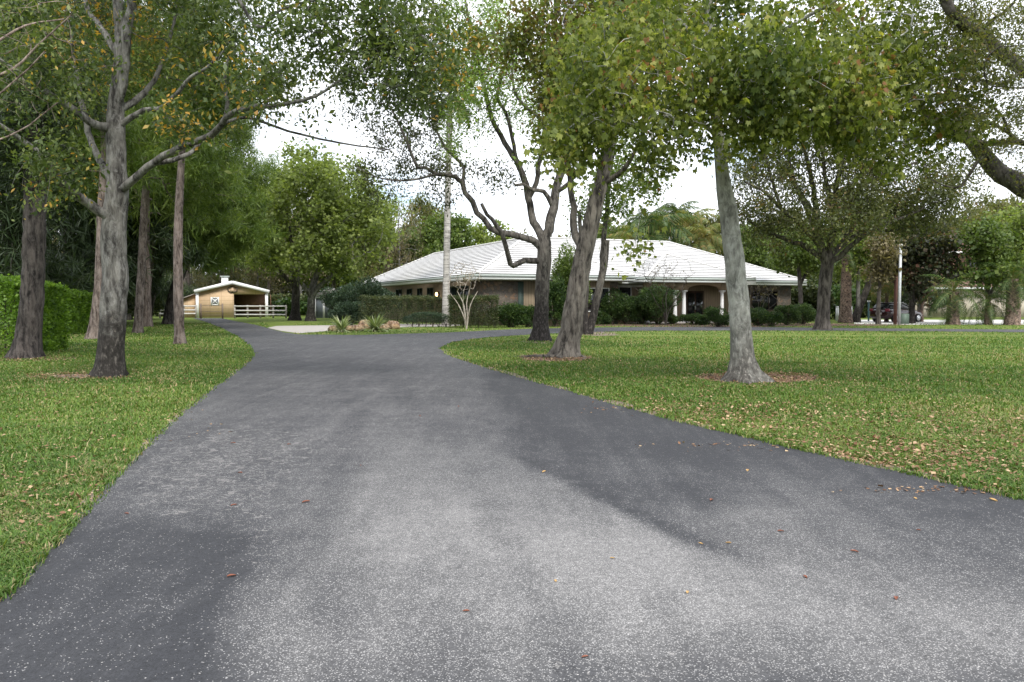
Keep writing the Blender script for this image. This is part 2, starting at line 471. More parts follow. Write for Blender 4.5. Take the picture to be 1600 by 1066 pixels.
back_px = [(1800,521),(1600,519.6),(1450,518.2),(1300,517.2),(1150,516.8),(1000,517.2),(900,520),(820,523.5),(750,528.5),(706,535),(686,545),(698,555),(735,568),(780,582),(840,599),(900,615),(975,637),(1060,660),(1140,678),(1230,700),(1315,719),(1400,737),(1500,760),(1600,783)]
def xy(p): q = G(*p); return (q[0], q[1])
drive = [(-3.4,-9),(-3.1,0)] + [xy(p) for p in left_px] + [xy(p) for p in far_px] + [xy(p) for p in back_px] + [(5.0,4.6),(6.6,0),(8.2,-9)]
drive_w = dense(drive, .035, .13, 30)

def wear_fn(P):
    px, py = proj(P)
    def blob(cx, cy, sx, sy, amp): return amp * np.exp(-((px - cx) / sx)**2 - ((py - cy) / sy)**2)
    wv = np.zeros(len(P)) + .30
    for b in [(900,960,400,110,.55),(860,850,240,60,.30),(720,790,190,80,.30),(620,710,150,50,.15),(1040,860,160,60,.25),(1500,1010,230,70,.45),(1250,930,260,60,.25),
              (470,1010,110,90,.35),(590,830,120,70,.28),(980,730,160,30,.18),(1150,800,160,25,.18),(420,590,120,10,.1),(560,640,90,14,.12),(330,640,40,10,.1),(760,560,60,8,.06)]:
        wv += blob(*b)
    # sealed patch right of a line running from (770,715) to (1180,885)
    ly = np.interp(px, [600, 770, 860, 930, 1000, 1080, 1180, 1300], [640, 705, 742, 778, 815, 852, 886, 915])
    s = 1 / (1 + np.exp(-(ly - py) / 3.0)); band = np.exp(-((ly - py - 9) / 10)**2)
    fade = np.clip((1230 - px) / 150, 0, 1) * np.clip((px - 760) / 80, 0, 1)
    wv -= s * fade * .30 + band * fade * .36
    # dark strips: left verge and the right verge
    lx = np.interp(py, [600, 720, 840, 940, 1066], [420, 330, 400, 350, 330])
    wv -= .55 * (1 / (1 + np.exp((px - lx) / 22.0))) * np.clip((py - 800) / 60, 0, 1)
    ry = np.interp(px, [800, 1060, 1230, 1400, 1600, 1900], [583, 660, 700, 737, 783, 850])
    wv -= .3 * np.exp(-((py - ry) / 45)**2) * (px > 760) 
    # tyre tracks in the distance
    for pts in ([(520,1066),(500,860),(545,700),(560,640),(520,590)], [(900,1066),(720,700),(640,620),(600,585)]):
        q = sorted(pts, key=lambda a: a[1]); tx = np.interp(py, [a[1] for a in q], [a[0] for a in q])
        wv -= .13 * np.exp(-((px - tx) / np.clip((py - 500) * .09, 5, 40))**2)
    wv = np.where(py < 600, wv * .5 + .1, wv)
    return np.clip(wv, 0, 1)
def crack_fn(P):
    px, py = proj(P)
    def blob(cx, cy, sx, sy): return np.exp(-((px - cx) / sx)**2 - ((py - cy) / sy)**2)
    return np.clip(blob(300,765,190,80) * .66 + blob(420,690,260,50) * .5 + blob(1000,1040,420,50) * .55 + blob(420,900,60,150) * .4, 0, 1)

def sheet(name, poly, z, mat, grid=None, kind='structure', wear=False, tagname=None, holes=None):
    pts = [Vector(p) for p in poly]; n = len(pts); edges = [(i, (i+1) % n) for i in range(n)]
    if grid is not None: pts += [Vector(p) for p in grid]
    vs, es, fs, *_ = delaunay_2d_cdt(pts, edges, [], 1, 1e-5)
    V = np.array([(v[0], v[1], z) for v in vs]); F = np.array([f for f in fs if len(f) == 3])
    a = {'wear': wear_fn(V), 'crack': crack_fn(V)} if wear else None
    o = mk(name, V, F, mat, attrs=a); return tag(o, kind=kind)

# asphalt
m, nt, b, o = newmat('asphalt')
P3 = nt.nodes.new('ShaderNodeTexCoord').outputs['Object']
wear = attr(nt, 'wear')
big = noise(nt, .55, 5, .6, P3); mid = noise(nt, 3.0, 6, .65, P3, .3); fine = noise(nt, 95, 3, .7, P3)
w2 = mth(nt, 'ADD', wear, mth(nt, 'MULTIPLY', mth(nt, 'SUBTRACT', mid, .5), .55), True)
w2 = mth(nt, 'ADD', w2, mth(nt, 'MULTIPLY', mth(nt, 'SUBTRACT', big, .5), .45), True)
streak = noise(nt, 1.0, 7, .68, P3, .25, (3.6, .42, 1))
w2 = mth(nt, 'ADD', w2, mth(nt, 'MULTIPLY', mth(nt, 'SUBTRACT', streak, .5), .75), True)
base = ramp(nt, [(0, (.027, .028, .032)), (.3, (.046, .0465, .050)), (.7, (.088, .087, .088)), (1, (.135, .132, .131))]); nt.links.new(w2, base.inputs[0])
# aggregate showing through where the seal coat has worn off
vo = nt.nodes.new('ShaderNodeTexVoronoi'); vo.inputs['Scale'].default_value = 120; nt.links.new(P3, vo.inputs['Vector'])
wn = nt.nodes.new('ShaderNodeTexWhiteNoise'); nt.links.new(vo.outputs['Position'], wn.inputs['Vector'])
thr = mth(nt, 'SUBTRACT', .985, mth(nt, 'MULTIPLY', w2, .66))
thr = mth(nt, 'SUBTRACT', thr, mth(nt, 'MULTIPLY', mth(nt, 'SUBTRACT', noise(nt, 9, 6, .75, P3, .5), .5), .75))
sp = mth(nt, 'MULTIPLY', mth(nt, 'GREATER_THAN', wn.outputs['Value'], thr), mth(nt, 'LESS_THAN', vo.outputs['Distance'], .42))
c = mix(nt, mth(nt, 'MULTIPLY', sp, .62), base.outputs[0], (.40, .39, .38))
# sparse larger pale chips
vo2 = nt.nodes.new('ShaderNodeTexVoronoi'); vo2.inputs['Scale'].default_value = 42; nt.links.new(P3, vo2.inputs['Vector'])
wn2 = nt.nodes.new('ShaderNodeTexWhiteNoise'); nt.links.new(vo2.outputs['Position'], wn2.inputs['Vector'])
s2 = mth(nt, 'MULTIPLY', mth(nt, 'GREATER_THAN', wn2.outputs['Value'], .9), mth(nt, 'LESS_THAN', vo2.outputs['Distance'], .19))
c = mix(nt, mth(nt, 'MULTIPLY', s2, .6), c, (.42, .40, .38))
# pale worn edges of alligator cracks
dn = nt.nodes.new('ShaderNodeTexNoise'); dn.inputs['Scale'].default_value = 5; dn.inputs['Detail'].default_value = 4; nt.links.new(P3, dn.inputs['Vector'])
off = nt.nodes.new('ShaderNodeVectorMath'); off.operation = 'MULTIPLY_ADD'; nt.links.new(dn.outputs['Color'], off.inputs[0]); off.inputs[1].default_value = (.35, .35, 0); nt.links.new(P3, off.inputs[2])
vc = nt.nodes.new('ShaderNodeTexVoronoi'); vc.feature = 'DISTANCE_TO_EDGE'; vc.inputs['Scale'].default_value = 8; nt.links.new(off.outputs[0], vc.inputs['Vector'])
ck = mth(nt, 'MULTIPLY', mth(nt, 'LESS_THAN', vc.outputs['Distance'], .045), mth(nt, 'GREATER_THAN', mth(nt, 'ADD', attr(nt, 'crack'), mth(nt, 'MULTIPLY', mth(nt, 'SUBTRACT', noise(nt, 6, 4, .7, P3), .5), 1.6)), .62))
c = mix(nt, mth(nt, 'MULTIPLY', ck, .34), c, (.30, .285, .27))
gr = ramp(nt, [(.34, g3(.5)), (.66, g3(1.55))]); nt.links.new(mth(nt, 'ADD', mth(nt, 'MULTIPLY', fine, .55), mth(nt, 'MULTIPLY', noise(nt, 32, 4, .75, P3), .45)), gr.inputs[0])
c = mix(nt, 1.0, c, gr.outputs[0], 'MULTIPLY')
nt.links.new(c, b.inputs['Base Color']); b.inputs['Roughness'].default_value = .78; b.inputs['Specular IOR Level'].default_value = .35
bump(nt, b, fine, .35, .01)
asphalt = m

# lawn soil and turf sheet
m, nt, b, o = newmat('turf')
P3 = nt.nodes.new('ShaderNodeTexCoord').outputs['Object']
n1 = noise(nt, .35, 6, .65, P3); n2 = noise(nt, 2.4, 6, .7, P3, .5); n3 = noise(nt, 26, 4, .75, P3)
r1 = ramp(nt, [(.30, (.062, .098, .022)), (.46, (.10, .145, .030)), (.6, (.15, .19, .045)), (.72, (.19, .19, .075))]); 
nt.links.new(mth(nt, 'ADD', mth(nt, 'MULTIPLY', n1, .45), mth(nt, 'MULTIPLY', n2, .55)), r1.inputs[0])
r3 = ramp(nt, [(.28, g3(.45)), (.5, g3(1.0)), (.75, g3(1.55))]); nt.links.new(n3, r3.inputs[0])
c = mix(nt, 1, r1.outputs[0], r3.outputs[0], 'MULTIPLY')
dead = ramp(nt, [(.56, g3(0)), (.66, g3(.7))]); nt.links.new(noise(nt, 7, 6, .75, P3, .3), dead.inputs[0])
c = mix(nt, dead.outputs[0], c, (.16, .125, .065))
nt.links.new(c, b.inputs['Base Color']); b.inputs['Roughness'].default_value = .95; b.inputs['Specular IOR Level'].default_value = .1
bump(nt, b, n3, .8, .04)
turf = m
concrete = plain('concrete', (.34, .315, .29), .85, .14, 2.5, bmp=.1)
white_concrete = plain('pale_concrete', (.62, .6, .57), .85, .08, 1.5)
dirt = plain('sandy_dirt', (.17, .135, .10), .95, .35, 14, bmp=.5)
mulch = plain('mulch', (.11, .065, .045), .95, .5, 22, bmp=.9)

R_ = 900.0
tag(mk('ground', [(-R_,-60,0),(R_,-60,0),(R_,1400,0),(-R_,1400,0)], np.array([(0,1,2,3)]), turf), kind='structure')
gp = []
for yy in np.arange(500, 1100, 7.0):
    st = 9 if yy > 560 else 14
    for xx in np.arange(-60, 1700, st): 
        q = G(xx + rng.uniform(-2, 2), yy + rng.uniform(-2, 2)); gp.append((q[0], q[1]))
gp = np.array(gp); gp = gp[inside(gp, drive_w)]; gp = gp[edge_dist(gp, drive_w) > .06]
sheet('driveway', drive_w, .014, asphalt, gp, wear=True)
# sandy verge showing along the edge of the asphalt
def strip(name, pts, wid, z, mat, seed=1, sgn=1):
    r = np.random.default_rng(seed); P = [np.array(a) + (np.array(b_) - np.array(a)) * k_ / max(1, int(np.hypot(b_[0]-a[0], b_[1]-a[1]) / .14)) for a, b_ in zip(pts[:-1], pts[1:]) for k_ in range(max(1, int(np.hypot(b_[0]-a[0], b_[1]-a[1]) / .14)))]; P = np.array(P); T = np.gradient(P, axis=0); T /= np.linalg.norm(T, axis=1)[:, None] + 1e-9
    N = np.stack([T[:, 1], -T[:, 0]], 1); k = np.arange(len(P))
    wv = wid * np.clip(.75 + .5 * np.sin(k * .21 + seed) * np.sin(k * .083) + r.normal(0, .22, len(P)), .12, 2) * np.clip((len(P) - 1 - k) / 25, 0, 1)
    N = N * np.clip((len(P) - 1 - k) / 6, .02, 1)[:, None]
    A = P - N * .25 * sgn; B = P + N * wv[:, None] * sgn
    V = np.vstack([np.c_[A, np.full(len(P), z)], np.c_[B, np.full(len(P), z)]]); n = len(P)
    F = np.array([(i, i+1, n+i+1, n+i) for i in range(n-1)])
    return tag(mk(name, V, F, mat), kind='structure')
strip('dirt_edge', [(5.6,3.2)] + [xy(p) for p in back_px[:9:-1]], .17, .006, dirt, 3, -1)
strip('dirt_edge_beside_lawn', [(-3.1,0)] + [xy(p) for p in left_px[:13]], .07, .006, dirt, 8, -1)
apron = [xy(p) for p in [(418,512.5),(432,509.5),(518,508.5),(600,506.5),(700,506.5),(735,508),(700,510.3),(600,512),(518,517),(468,521.2),(440,517.5)]]
sheet('concrete_path', apron, .008, concrete)
sheet('neighbour_driveway', [xy(p) for p in [(1335,500.0),(1900,500.0),(1900,506.6),(1600,507.4),(1440,507.6),(1335,506.5)]], .008, white_concrete)
# beds of brown leaves and bare soil round the trunks, planting bed before the house
def bed(name, cx, cy, rx, ry, seed, mat=None, z=.005):
    r = np.random.default_rng(seed); c = G(cx, cy); e = G(cx + rx, cy)[0] - c[0]; d = abs(G(cx, cy - ry)[1] - G(cx, cy + ry)[1]) / 2
    a = np.arange(48) * 2 * math.pi / 48; k = 1 + .12 * np.sin(3 * a + seed) + .1 * np.sin(7 * a) + r.normal(0, .05, 48)
    sheet(name, list(zip(c[0] + e * k * np.cos(a), c[1] + d * k * np.sin(a))), z, mat or mulch)
bed('leaf_bed', 1185, 592, 100, 9, 1); bed('leaf_bed', 868, 560, 60, 6, 2); bed('soil_bed', 120, 589, 95, 5, 3, dirt); bed('soil_bed', 60, 561, 60, 5, 4)
bed('soil_bed', 925, 521.5, 42, 3, 5, dirt); bed('soil_bed', 842, 534, 26, 2.2, 6, dirt)
bed('planting_bed', 1100, 507.3, 330, 3.0, 7)

# ------------------------------------------------------------------ grass blades near the camera (nobody could count them)
def lowfreq(x, y, seed):
    r = np.random.default_rng(seed); o = 0
    for k in range(8):
        f = .25 * 1.55**k; a = r.random() * 6.28; ph = r.random() * 6.28
        o = o + np.sin((x * math.cos(a) + y * math.sin(a)) * f * 2 + ph) / (1 + k * .35)
    return o / 2.4
def blade_field(npx, seed):
    r = np.random.default_rng(seed)
    out = []
    for (x0, x1, y0, y1, n) in npx:
        q = r.random((n, 2)); px = x0 + (x1 - x0) * q[:, 0]; py = y0 + (y1 - y0) * q[:, 1]
        k = CAMH * FOC / (py - 472); X = (px - 800) / FOC * k * 1.001; out.append(np.c_[X, k])
    P = np.vstack(out)
    # turf creeps a little over the asphalt edge
    ins = inside(P, drive_w); d = edge_dist(P, drive_w) if len(P) < 1 else None
    P1 = P[~ins]; P2 = P[ins]; P1 = P1[~inside(P1, apron)]
    if len(P2):
        near = P2[:, 1] < 26; P2 = P2[near]; d2 = edge_dist(P2, drive); P2 = P2[d2 < r.random(len(P2))**2 * .09]
    nr_ = P1[:, 1] < 22; de = np.full(len(P1), 9.); de[nr_] = edge_dist(P1[nr_], drive)
    thin = de < np.clip(.06 + .14 * lowfreq(P1[:, 0] * 2.2, P1[:, 1] * 2.2, 12), 0, .35) * np.where(P1[:, 0] > 0, 1.8, .8)
    bare = (lowfreq(P1[:, 0] * 1.6, P1[:, 1] * 1.6, 14) > .62) & (r.random(len(P1)) < .6)
    P1 = P1[~((thin & (r.random(len(P1)) < .85)) | bare)]
    P = np.vstack([P1, P2])
    for cx, cy, rx, ry in ((1185,592,95,8.5),(868,560,56,5.5),(140,589,62,4)):
        a, bb = proj(np.c_[P, np.zeros(len(P))]); P = P[(((a - cx) / rx)**2 + ((bb - cy) / ry)**2 > 1) | (r.random(len(P)) < .06)]
    return P
GP = blade_field([(-60,420,600,960,170000),(-60,420,505,600,90000),(680,1650,526,600,110000),(820,1660,600,800,240000),(460,1660,505,524,16000),(1650,2300,540,900,90000),(-500,-60,560,900,70000)], 4)
n = len(GP); rr = np.random.default_rng(9)
Ybl = GP[:, 1]; hgt = (.034 + .026 * rr.random(n)) * (1 + .38 * lowfreq(GP[:, 0] * 3, GP[:, 1] * 3, 15)).clip(.4, 2) * np.where(rr.random(n) < .015, 1.8, 1.0) * np.where(Ybl < 12, 1.0, 1.1)
wid = .0028 + .00034 * Ybl
az = rr.random(n) * 2 * math.pi; lean = rr.random(n) * 1.0 + .25
d = np.c_[np.cos(az), np.sin(az)] * (hgt * lean)[:, None]
side = np.c_[-np.sin(az + rr.normal(0, .8, n)), np.cos(az + rr.normal(0, .8, n))] * wid[:, None]
Z0 = np.full(n, -.004)
v0 = np.c_[GP - side, Z0]; v1 = np.c_[GP + side, Z0]; v2 = np.c_[GP + d * .45 + side * .8, hgt * .75]; v3 = np.c_[GP + d * .45 - side * .8, hgt * .75]; v4 = np.c_[GP + d * 1.1, hgt * .92]
V = np.stack([v0, v1, v2, v3, v4], 1).reshape(-1, 3); o5 = np.arange(n)[:, None] * 5
tone = np.clip(.42 + .2 * lowfreq(GP[:, 0], GP[:, 1], 2) + rr.normal(0, .2, n), 0, .9); tone = np.where(rr.random(n) < .09 + .15 * (lowfreq(GP[:, 0], GP[:, 1], 5) > .5), .98, tone)
grassm = leafmat('grass_blade', [(0, (.045, .092, .016)), (.42, (.088, .162, .03)), (.72, (.15, .225, .045)), (.9, (.26, .28, .085)), (.95, (.34, .28, .15))], .3, .55, .25)
gr = mk('grass', V, [np.concatenate([o5 + 0, o5 + 1, o5 + 2, o5 + 3], 1), np.concatenate([o5 + 3, o5 + 2, o5 + 4], 1)], grassm, tone=np.repeat(tone, 5))
tag(gr, 'short mixed green lawn grass beside the drive', kind='stuff')

# ------------------------------------------------------------------ fallen leaves
litm = leafmat('dead_leaf', [(0, (.10, .05, .028)), (.35, (.21, .115, .065)), (.7, (.34, .22, .13)), (1, (.48, .36, .22))], .1, .7, .2)
def litter_pts(specs, seed):
    r = np.random.default_rng(seed); o = []
    for (cx, cy, rx, ry, n, gauss) in specs:
        u = r.normal(0, .55, (n, 2)) if gauss else unit(r.normal(0, 1, (n, 2))) * np.sqrt(r.random(n))[:, None]
        py = np.maximum(cy + u[:, 1] * ry, 503); px = cx + u[:, 0] * rx; k = CAMH * FOC / (py - 472)
        o.append(np.c_[(px - 800) / FOC * k, k])
    return np.vstack(o)
LP = litter_pts([(1185,592,98,8.5,4200,0),(868,560,58,5.5,1900,0),(120,590,90,6,1100,0),(50,562,60,6,700,0),(1185,600,330,34,3200,1),(1250,690,420,60,8500,1),
                 (1400,700,330,80,4800,1),(1250,560,500,40,3500,1),(1080,650,160,25,1500,1),(870,565,190,22,1000,1),(110,600,240,40,1600,1),(150,740,260,120,1500,1),(925,522,40,3,300,0)], 21)
ins = inside(LP, drive_w); LP = LP[(~ins)]
LP = np.vstack([LP, litter_pts([(1500,771,150,6,100,1),(1230,700,260,6,90,1),(290,650,60,40,30,1),(1000,642,160,8,50,1)], 22)])
onp = inside(LP, drive_w); n = len(LP)
lz = np.where(onp, .02, .012 + rr.random(n) * .045)
px_, py_ = proj(np.c_[LP, lz]); core = (((px_ - 1185) / 100)**2 + ((py_ - 592) / 9.5)**2 < 1) | (((px_ - 868) / 60)**2 + ((py_ - 560) / 6)**2 < 1)
lz = np.where(core, .012 + rr.random(n) * .02, lz)
lt = leaves('leaf_litter', np.c_[LP, lz], np.zeros(3), .035, litm, None, np.random.default_rng(3), 'wide', 0, 1.6, dirs=np.c_[rr.normal(0, 1, (n, 2)), rr.normal(0, .12, n)])
tag(lt, 'brown fallen leaves scattered in the grass and under the trees', kind='stuff')
# single dry leaves on the asphalt
lf_px = [(375,742,0),(364,695,0),(452,697,0),(716,637,0),(850,740,1),(1095,853,1),(1138,852,1),(1220,834,0),(1435,832,0),(957,876,1),(914,1032,0),(728,960,0),(362,905,0),(198,806,0),(365,793,0),(478,788,0),(1400,940,0),(1430,782,1),(1168,738,1),(868,912,1),(1258,906,0),(1074,930,1),(1335,866,0),(564,730,0),(656,652,0),(1552,785,1),(1112,785,0),(346,665,1),(930,640,0),(40,896,0)]
lfm = [leafmat('brown_leaf', [(0, (.16, .05, .03)), (1, (.24, .09, .05))], .1, .6), leafmat('tan_leaf', [(0, (.42, .26, .1)), (1, (.5, .34, .16))], .1, .6)]
def curled(name, mat, s):
    r = np.random.default_rng(s); V = []; F = []
    for i in range(7):
        u = i / 6; wv = .021 * math.sin(math.pi * min(1, u * .92 + .06))**.8
        for j in (-1, -.4, .4, 1): V.append(((u - .5) * .085, wv * j, .006 + .012 * abs(j)**1.5 + .01 * math.sin(u * 3 + s) * u))
    for i in range(6):
        for j in range(3): F.append((i*4+j, i*4+j+1, (i+1)*4+j+1, (i+1)*4+j))
    return mk(name, V, np.array(F), mat, smooth=True, tone=np.full(28, r.random()))
proto = [curled('fallen_leaf', lfm[0], 1), curled('fallen_leaf', lfm[1], 2)]
for i, (px, py, t) in enumerate(lf_px):
    if i == 0: o = proto[0]
    elif i == 4: o = proto[1]
    else: o = proto[t].copy(); COL.objects.link(o)
    q = G(px, py); o.location = (q[0], q[1], .0142); o.rotation_euler = (0, 0, rr.random() * 6.28); s = (.42 + .4 * rr.random()) * (1 if py < 800 else .8); o.scale = (s, s, s)
    tag(o, 'pale tan curled leaf lying alone on the grey asphalt' if t else 'dry red brown curled leaf lying alone on the grey asphalt', 'leaf', 'tan leaves on the driveway' if t else 'brown leaves on the driveway')
# ================================================================== HOUSE (local frame: u along the front, v towards the back)
HR = math.radians(23.0); HO = (-2.3, 54.7, 0)
house = empty('house', HO, 'low tan and stone house with a broad white tiled hip roof and white portico columns', 'house', rz=HR)
m_fascia = plain('white_trim', (.66, .68, .66), .5, .05, 3)
m_gutter = plain('gutter', (.36, .40, .375), .5, .1, 3)  # greenish grey has the shadow on the upper eave stripe painted in
m_wall = plain('tan_siding', (.29, .225, .155), .85, .1, 5)
m_soffit = plain('soffit', (.26, .235, .19), .85, .06, 3)
m_glass, nt, b, o = newmat('dark_glass'); b.inputs['Base Color'].default_value = (.012, .014, .016, 1); b.inputs['Roughness'].default_value = .06
m_shutter = plain('green_shutter', (.045, .07, .06), .6, .1)
m_wood = plain('dark_door_wood', (.05, .028, .018), .5, .25, 9)
# grooves of the vertical siding
m, nt, b, o = newmat('board_siding')
P3 = nt.nodes.new('ShaderNodeTexCoord').outputs['Object']; sx = nt.nodes.new('ShaderNodeSeparateXYZ'); nt.links.new(P3, sx.inputs[0])
ssum = mth(nt, 'ADD', sx.outputs[0], sx.outputs[1]); fr = mth(nt, 'FRACT', mth(nt, 'MULTIPLY', ssum, 5.0))
gv = mth(nt, 'LESS_THAN', fr, .10); r = ramp(nt, [(.3, (.21, .165, .11)), (.7, (.29, .225, .155))]); nt.links.new(noise(nt, 3, 5, .6, P3, 0, (1, 1, .3)), r.inputs[0])
nt.links.new(mix(nt, gv, r.outputs[0], (.10, .075, .05)), b.inputs['Base Color']); b.inputs['Roughness'].default_value = .85
m_board = m
m, nt, b, o = newmat('field_stone')
P3 = nt.nodes.new('ShaderNodeTexCoord').outputs['Object']
dn = nt.nodes.new('ShaderNodeTexNoise'); dn.inputs['Scale'].default_value = 2.5; nt.links.new(P3, dn.inputs['Vector'])
of = nt.nodes.new('ShaderNodeVectorMath'); of.operation = 'MULTIPLY_ADD'; nt.links.new(dn.outputs['Color'], of.inputs[0]); of.inputs[1].default_value = (.3, .3, .3); nt.links.new(P3, of.inputs[2])
v1 = nt.nodes.new('ShaderNodeTexVoronoi'); v1.inputs['Scale'].default_value = 3.8; nt.links.new(of.outputs[0], v1.inputs['Vector'])
v2 = nt.nodes.new('ShaderNodeTexVoronoi'); v2.feature = 'DISTANCE_TO_EDGE'; v2.inputs['Scale'].default_value = 3.8; nt.links.new(of.outputs[0], v2.inputs['Vector'])
sc = nt.nodes.new('ShaderNodeSeparateColor'); nt.links.new(v1.outputs['Color'], sc.inputs[0])
r = ramp(nt, [(0, (.06, .052, .045)), (.3, (.13, .105, .08)), (.55, (.09, .085, .08)), (.85, (.21, .115, .06)), (1, (.24, .18, .12))]); nt.links.new(sc.outputs[0], r.inputs[0])
c = mix(nt, mth(nt, 'LESS_THAN', v2.outputs['Distance'], .035), r.outputs[0], (.05, .045, .04)); c = mix(nt, .4, c, mix(nt, noise(nt, 12, 5, .7, P3), (.02, .018, .016), (.20, .165, .13)))
nt.links.new(c, b.inputs['Base Color']); b.inputs['Roughness'].default_value = .9; bump(nt, b, v2.outputs['Distance'], .8, .08)
m_stone = m
# white concrete tile: slightly stained, joints between the tiles
m, nt, b, o = newmat('white_roof_tile')
P3 = nt.nodes.new('ShaderNodeTexCoord').outputs['Object']
r = ramp(nt, [(.25, (.50, .49, .48)), (.45, (.59, .585, .58)), (.7, (.64, .635, .63))]); nt.links.new(noise(nt, .8, 7, .68, P3, 0, (1, 1, 1.5)), r.inputs[0])
r2 = ramp(nt, [(.3, g3(.8)), (.6, g3(1.03))]); nt.links.new(noise(nt, 9, 4, .7, P3), r2.inputs[0])
nt.links.new(mix(nt, 1, r.outputs[0], r2.outputs[0], 'MULTIPLY'), b.inputs['Base Color']); b.inputs['Roughness'].default_value = .7
m_tile = m
m_ridge = plain('ridge_tile', (.78, .775, .76), .7, .08, 3)

def clip_poly(poly, h0, h1, hf):
    def cut(P, f):
        o = []
        for i in range(len(P)):
            a, b_ = P[i], P[(i+1) % len(P)]; fa, fb = f(a), f(b_)
            if fa >= 0: o.append(a)
            if (fa > 0 and fb < 0) or (fa < 0 and fb > 0): o.append(a + (b_ - a) * fa / (fa - fb))
        return o
    P = cut(poly, lambda p: hf(p) - h0)
    return cut(P, lambda p: h1 - hf(p)) if len(P) > 2 else P
def roof_plane(mb, poly, course=.36, lift=.05, thick=.0):
    """poly: first edge is the eave; courses of tile as real steps"""
    P = [np.array(p, float) for p in poly]; e = unit(P[1] - P[0]); nrm = unit(np.cross(P[1] - P[0], P[2] - P[0]))
    if nrm[2] < 0: nrm = -nrm
    up = np.cross(nrm, e); up = up if up[2] > 0 else -up
    hf = lambda p: float((p - P[0]) @ up); H = max(hf(p) for p in P); n = int(math.ceil(H / course))
    for k in range(n):
        h0, h1 = k * course, min(H, (k + 1) * course + .0)
        Q = clip_poly(P, h0, h1, hf)
        if len(Q) < 3: continue
        top = [q + nrm * (lift * (1 - (hf(q) - h0) / course) + .004) for q in Q]
        mb.add(top, [tuple(range(len(Q)))])
        lo = [i for i in range(len(Q)) if abs(hf(Q[i]) - h0) < 1e-4]
        if len(lo) >= 2:
            a, b_ = min(lo, key=lambda i: Q[i] @ e), max(lo, key=lambda i: Q[i] @ e)
            mb.add([Q[a] - nrm * .01 + up * .05, Q[b_] - nrm * .01 + up * .05, top[b_], top[a]], [(0, 1, 2, 3)])
def hip(u0, u1, v0, v1, ze, zr, axis='u', name='roof', inset=None, ridge=None, back=True):
    """hip roof on the eave rectangle; returns roof object with ridge caps"""
    A, B, C_, D_ = (u0, v0, ze), (u1, v0, ze), (u1, v1, ze), (u0, v1, ze)
    if axis == 'u':
        h = (v1 - v0) / 2 if inset is None else inset; vm = (v0 + v1) / 2; R1 = (u0 + h, vm, zr); R2 = (u1 - h, vm, zr)
        pl = [(A, B, R2, R1), (B, C_, R2), (C_, D_, R1, R2), (D_, A, R1)]; hips = [(A, R1), (B, R2), (C_, R2), (D_, R1), (R1, R2)]
    else:
        h = (u1 - u0) / 2 if inset is None else inset; um = (u0 + u1) / 2; R1 = (um, v0 + h, zr); R2 = (um, v1 - h, zr)
        pl = [(A, B, R1), (B, C_, R2, R1), (C_, D_, R2), (D_, A, R1, R2)]; hips = [(A, R1), (B, R1), (C_, R2), (D_, R2), (R1, R2)]
    mb = MB()
    for p in pl: roof_plane(mb, p)
    ro = mb.build(name, m_tile, house)
    rc = MB()
    for a, b_ in hips:
        a = np.array(a) + (0, 0, .06); b_ = np.array(b_) + (0, 0, .06); L = np.linalg.norm(b_ - a); n = int(L / .4)
        for k in range(n):
            p = a + (b_ - a) * k / n; q = a + (b_ - a) * (k + .96) / n
            rc.bar(p + (0, 0, .02), q, .2, .07)
    rc.build('ridge_cap', m_ridge, ro)
    return ro
def eaves(edges, zt, parent):
    f = MB(); g = MB()
    for (a, b_) in edges:
        a = np.array(a, float); b_ = np.array(b_, float)
        f.bar((*a, zt - .27), (*b_, zt - .27), .05, .17); g.bar((*a, zt - .095), (*b_, zt - .095), .15, .17)
    g.build('gutter', m_gutter, parent); f.build('fascia', m_fascia, parent)
r1 = hip(0, 12, 0, 34, 3.45, 6.35, 'v'); eaves([((0, 34), (0, 0)), ((0, 0), (12, 0)), ((12, 0), (12, 2))], 3.44, r1)
r2 = hip(1, 29.5, 2, 18, 3.3, 6.75, 'u'); eaves([((12.15, 2.0), (29.5, 2.0)), ((29.5, 2.08), (29.5, 18))], 3.29, r2)
r3 = hip(12.7, 22.4, -.35, 9.6, 3.38, 5.35, 'v'); eaves([((12.7, -.35), (22.4, -.35)), ((12.7, -.27), (12.7, 1.9)), ((22.4, -.27), (22.4, 1.9))], 3.37, r3)
MB().box(.1, 11.9, .1, 33.9, 3.05, 3.09).box(11.95, 29.4, 2.1, 17.9, 2.95, 2.99).box(12.8, 22.3, -.25, 2.05, 3.02, 3.06).build('soffit', m_soffit, house)
wl = MB(); wl.box(.9, 11.1, .9, 33, 0, 3.05); wl.box(11.1, 28.6, 2.9, 17, 0, 2.95); wl.build('wall', m_board, house)
for q in ((.84, 3.3, .84, 3.6, 0, 3.04), (10.5, 11.14, .86, 1.2, 0, 3.04), (23.2, 28.64, 2.86, 8, 0, 2.94), (.78, 1.25, 8.9, 9.5, 0, 3.04)): MB().box(*q).build('stone_wall', m_stone, house)
def window(u0, u1, z0, z1, v, side=False, frame=None, mull=1):
    fr = MB(); gl = MB(); t = .06
    def bx(m_, a0, a1, d0, d1, c0, c1):
        m_.box(d0, d1, a0, a1, c0, c1) if side else m_.box(a0, a1, d0, d1, c0, c1)
    for a0, a1, c0, c1 in ((u0, u0 + t, z0, z1), (u1 - t, u1, z0, z1), (u0 + t, u1 - t, z1 - t, z1), (u0 + t, u1 - t, z0, z0 + t)): bx(fr, a0, a1, v - .06, v - .005, c0, c1)
    for k in range(1, mull + 1):
        x = u0 + (u1 - u0) * k / (mull + 1); bx(fr, x - .02, x + .02, v - .05, v - .005, z0 + t, z1 - t)
    o = fr.build('window', frame or m_fascia, house); bx(gl, u0 + t, u1 - t, v - .03, v - .015, z0 + t, z1 - t); gl.build('pane', m_glass, o); return o
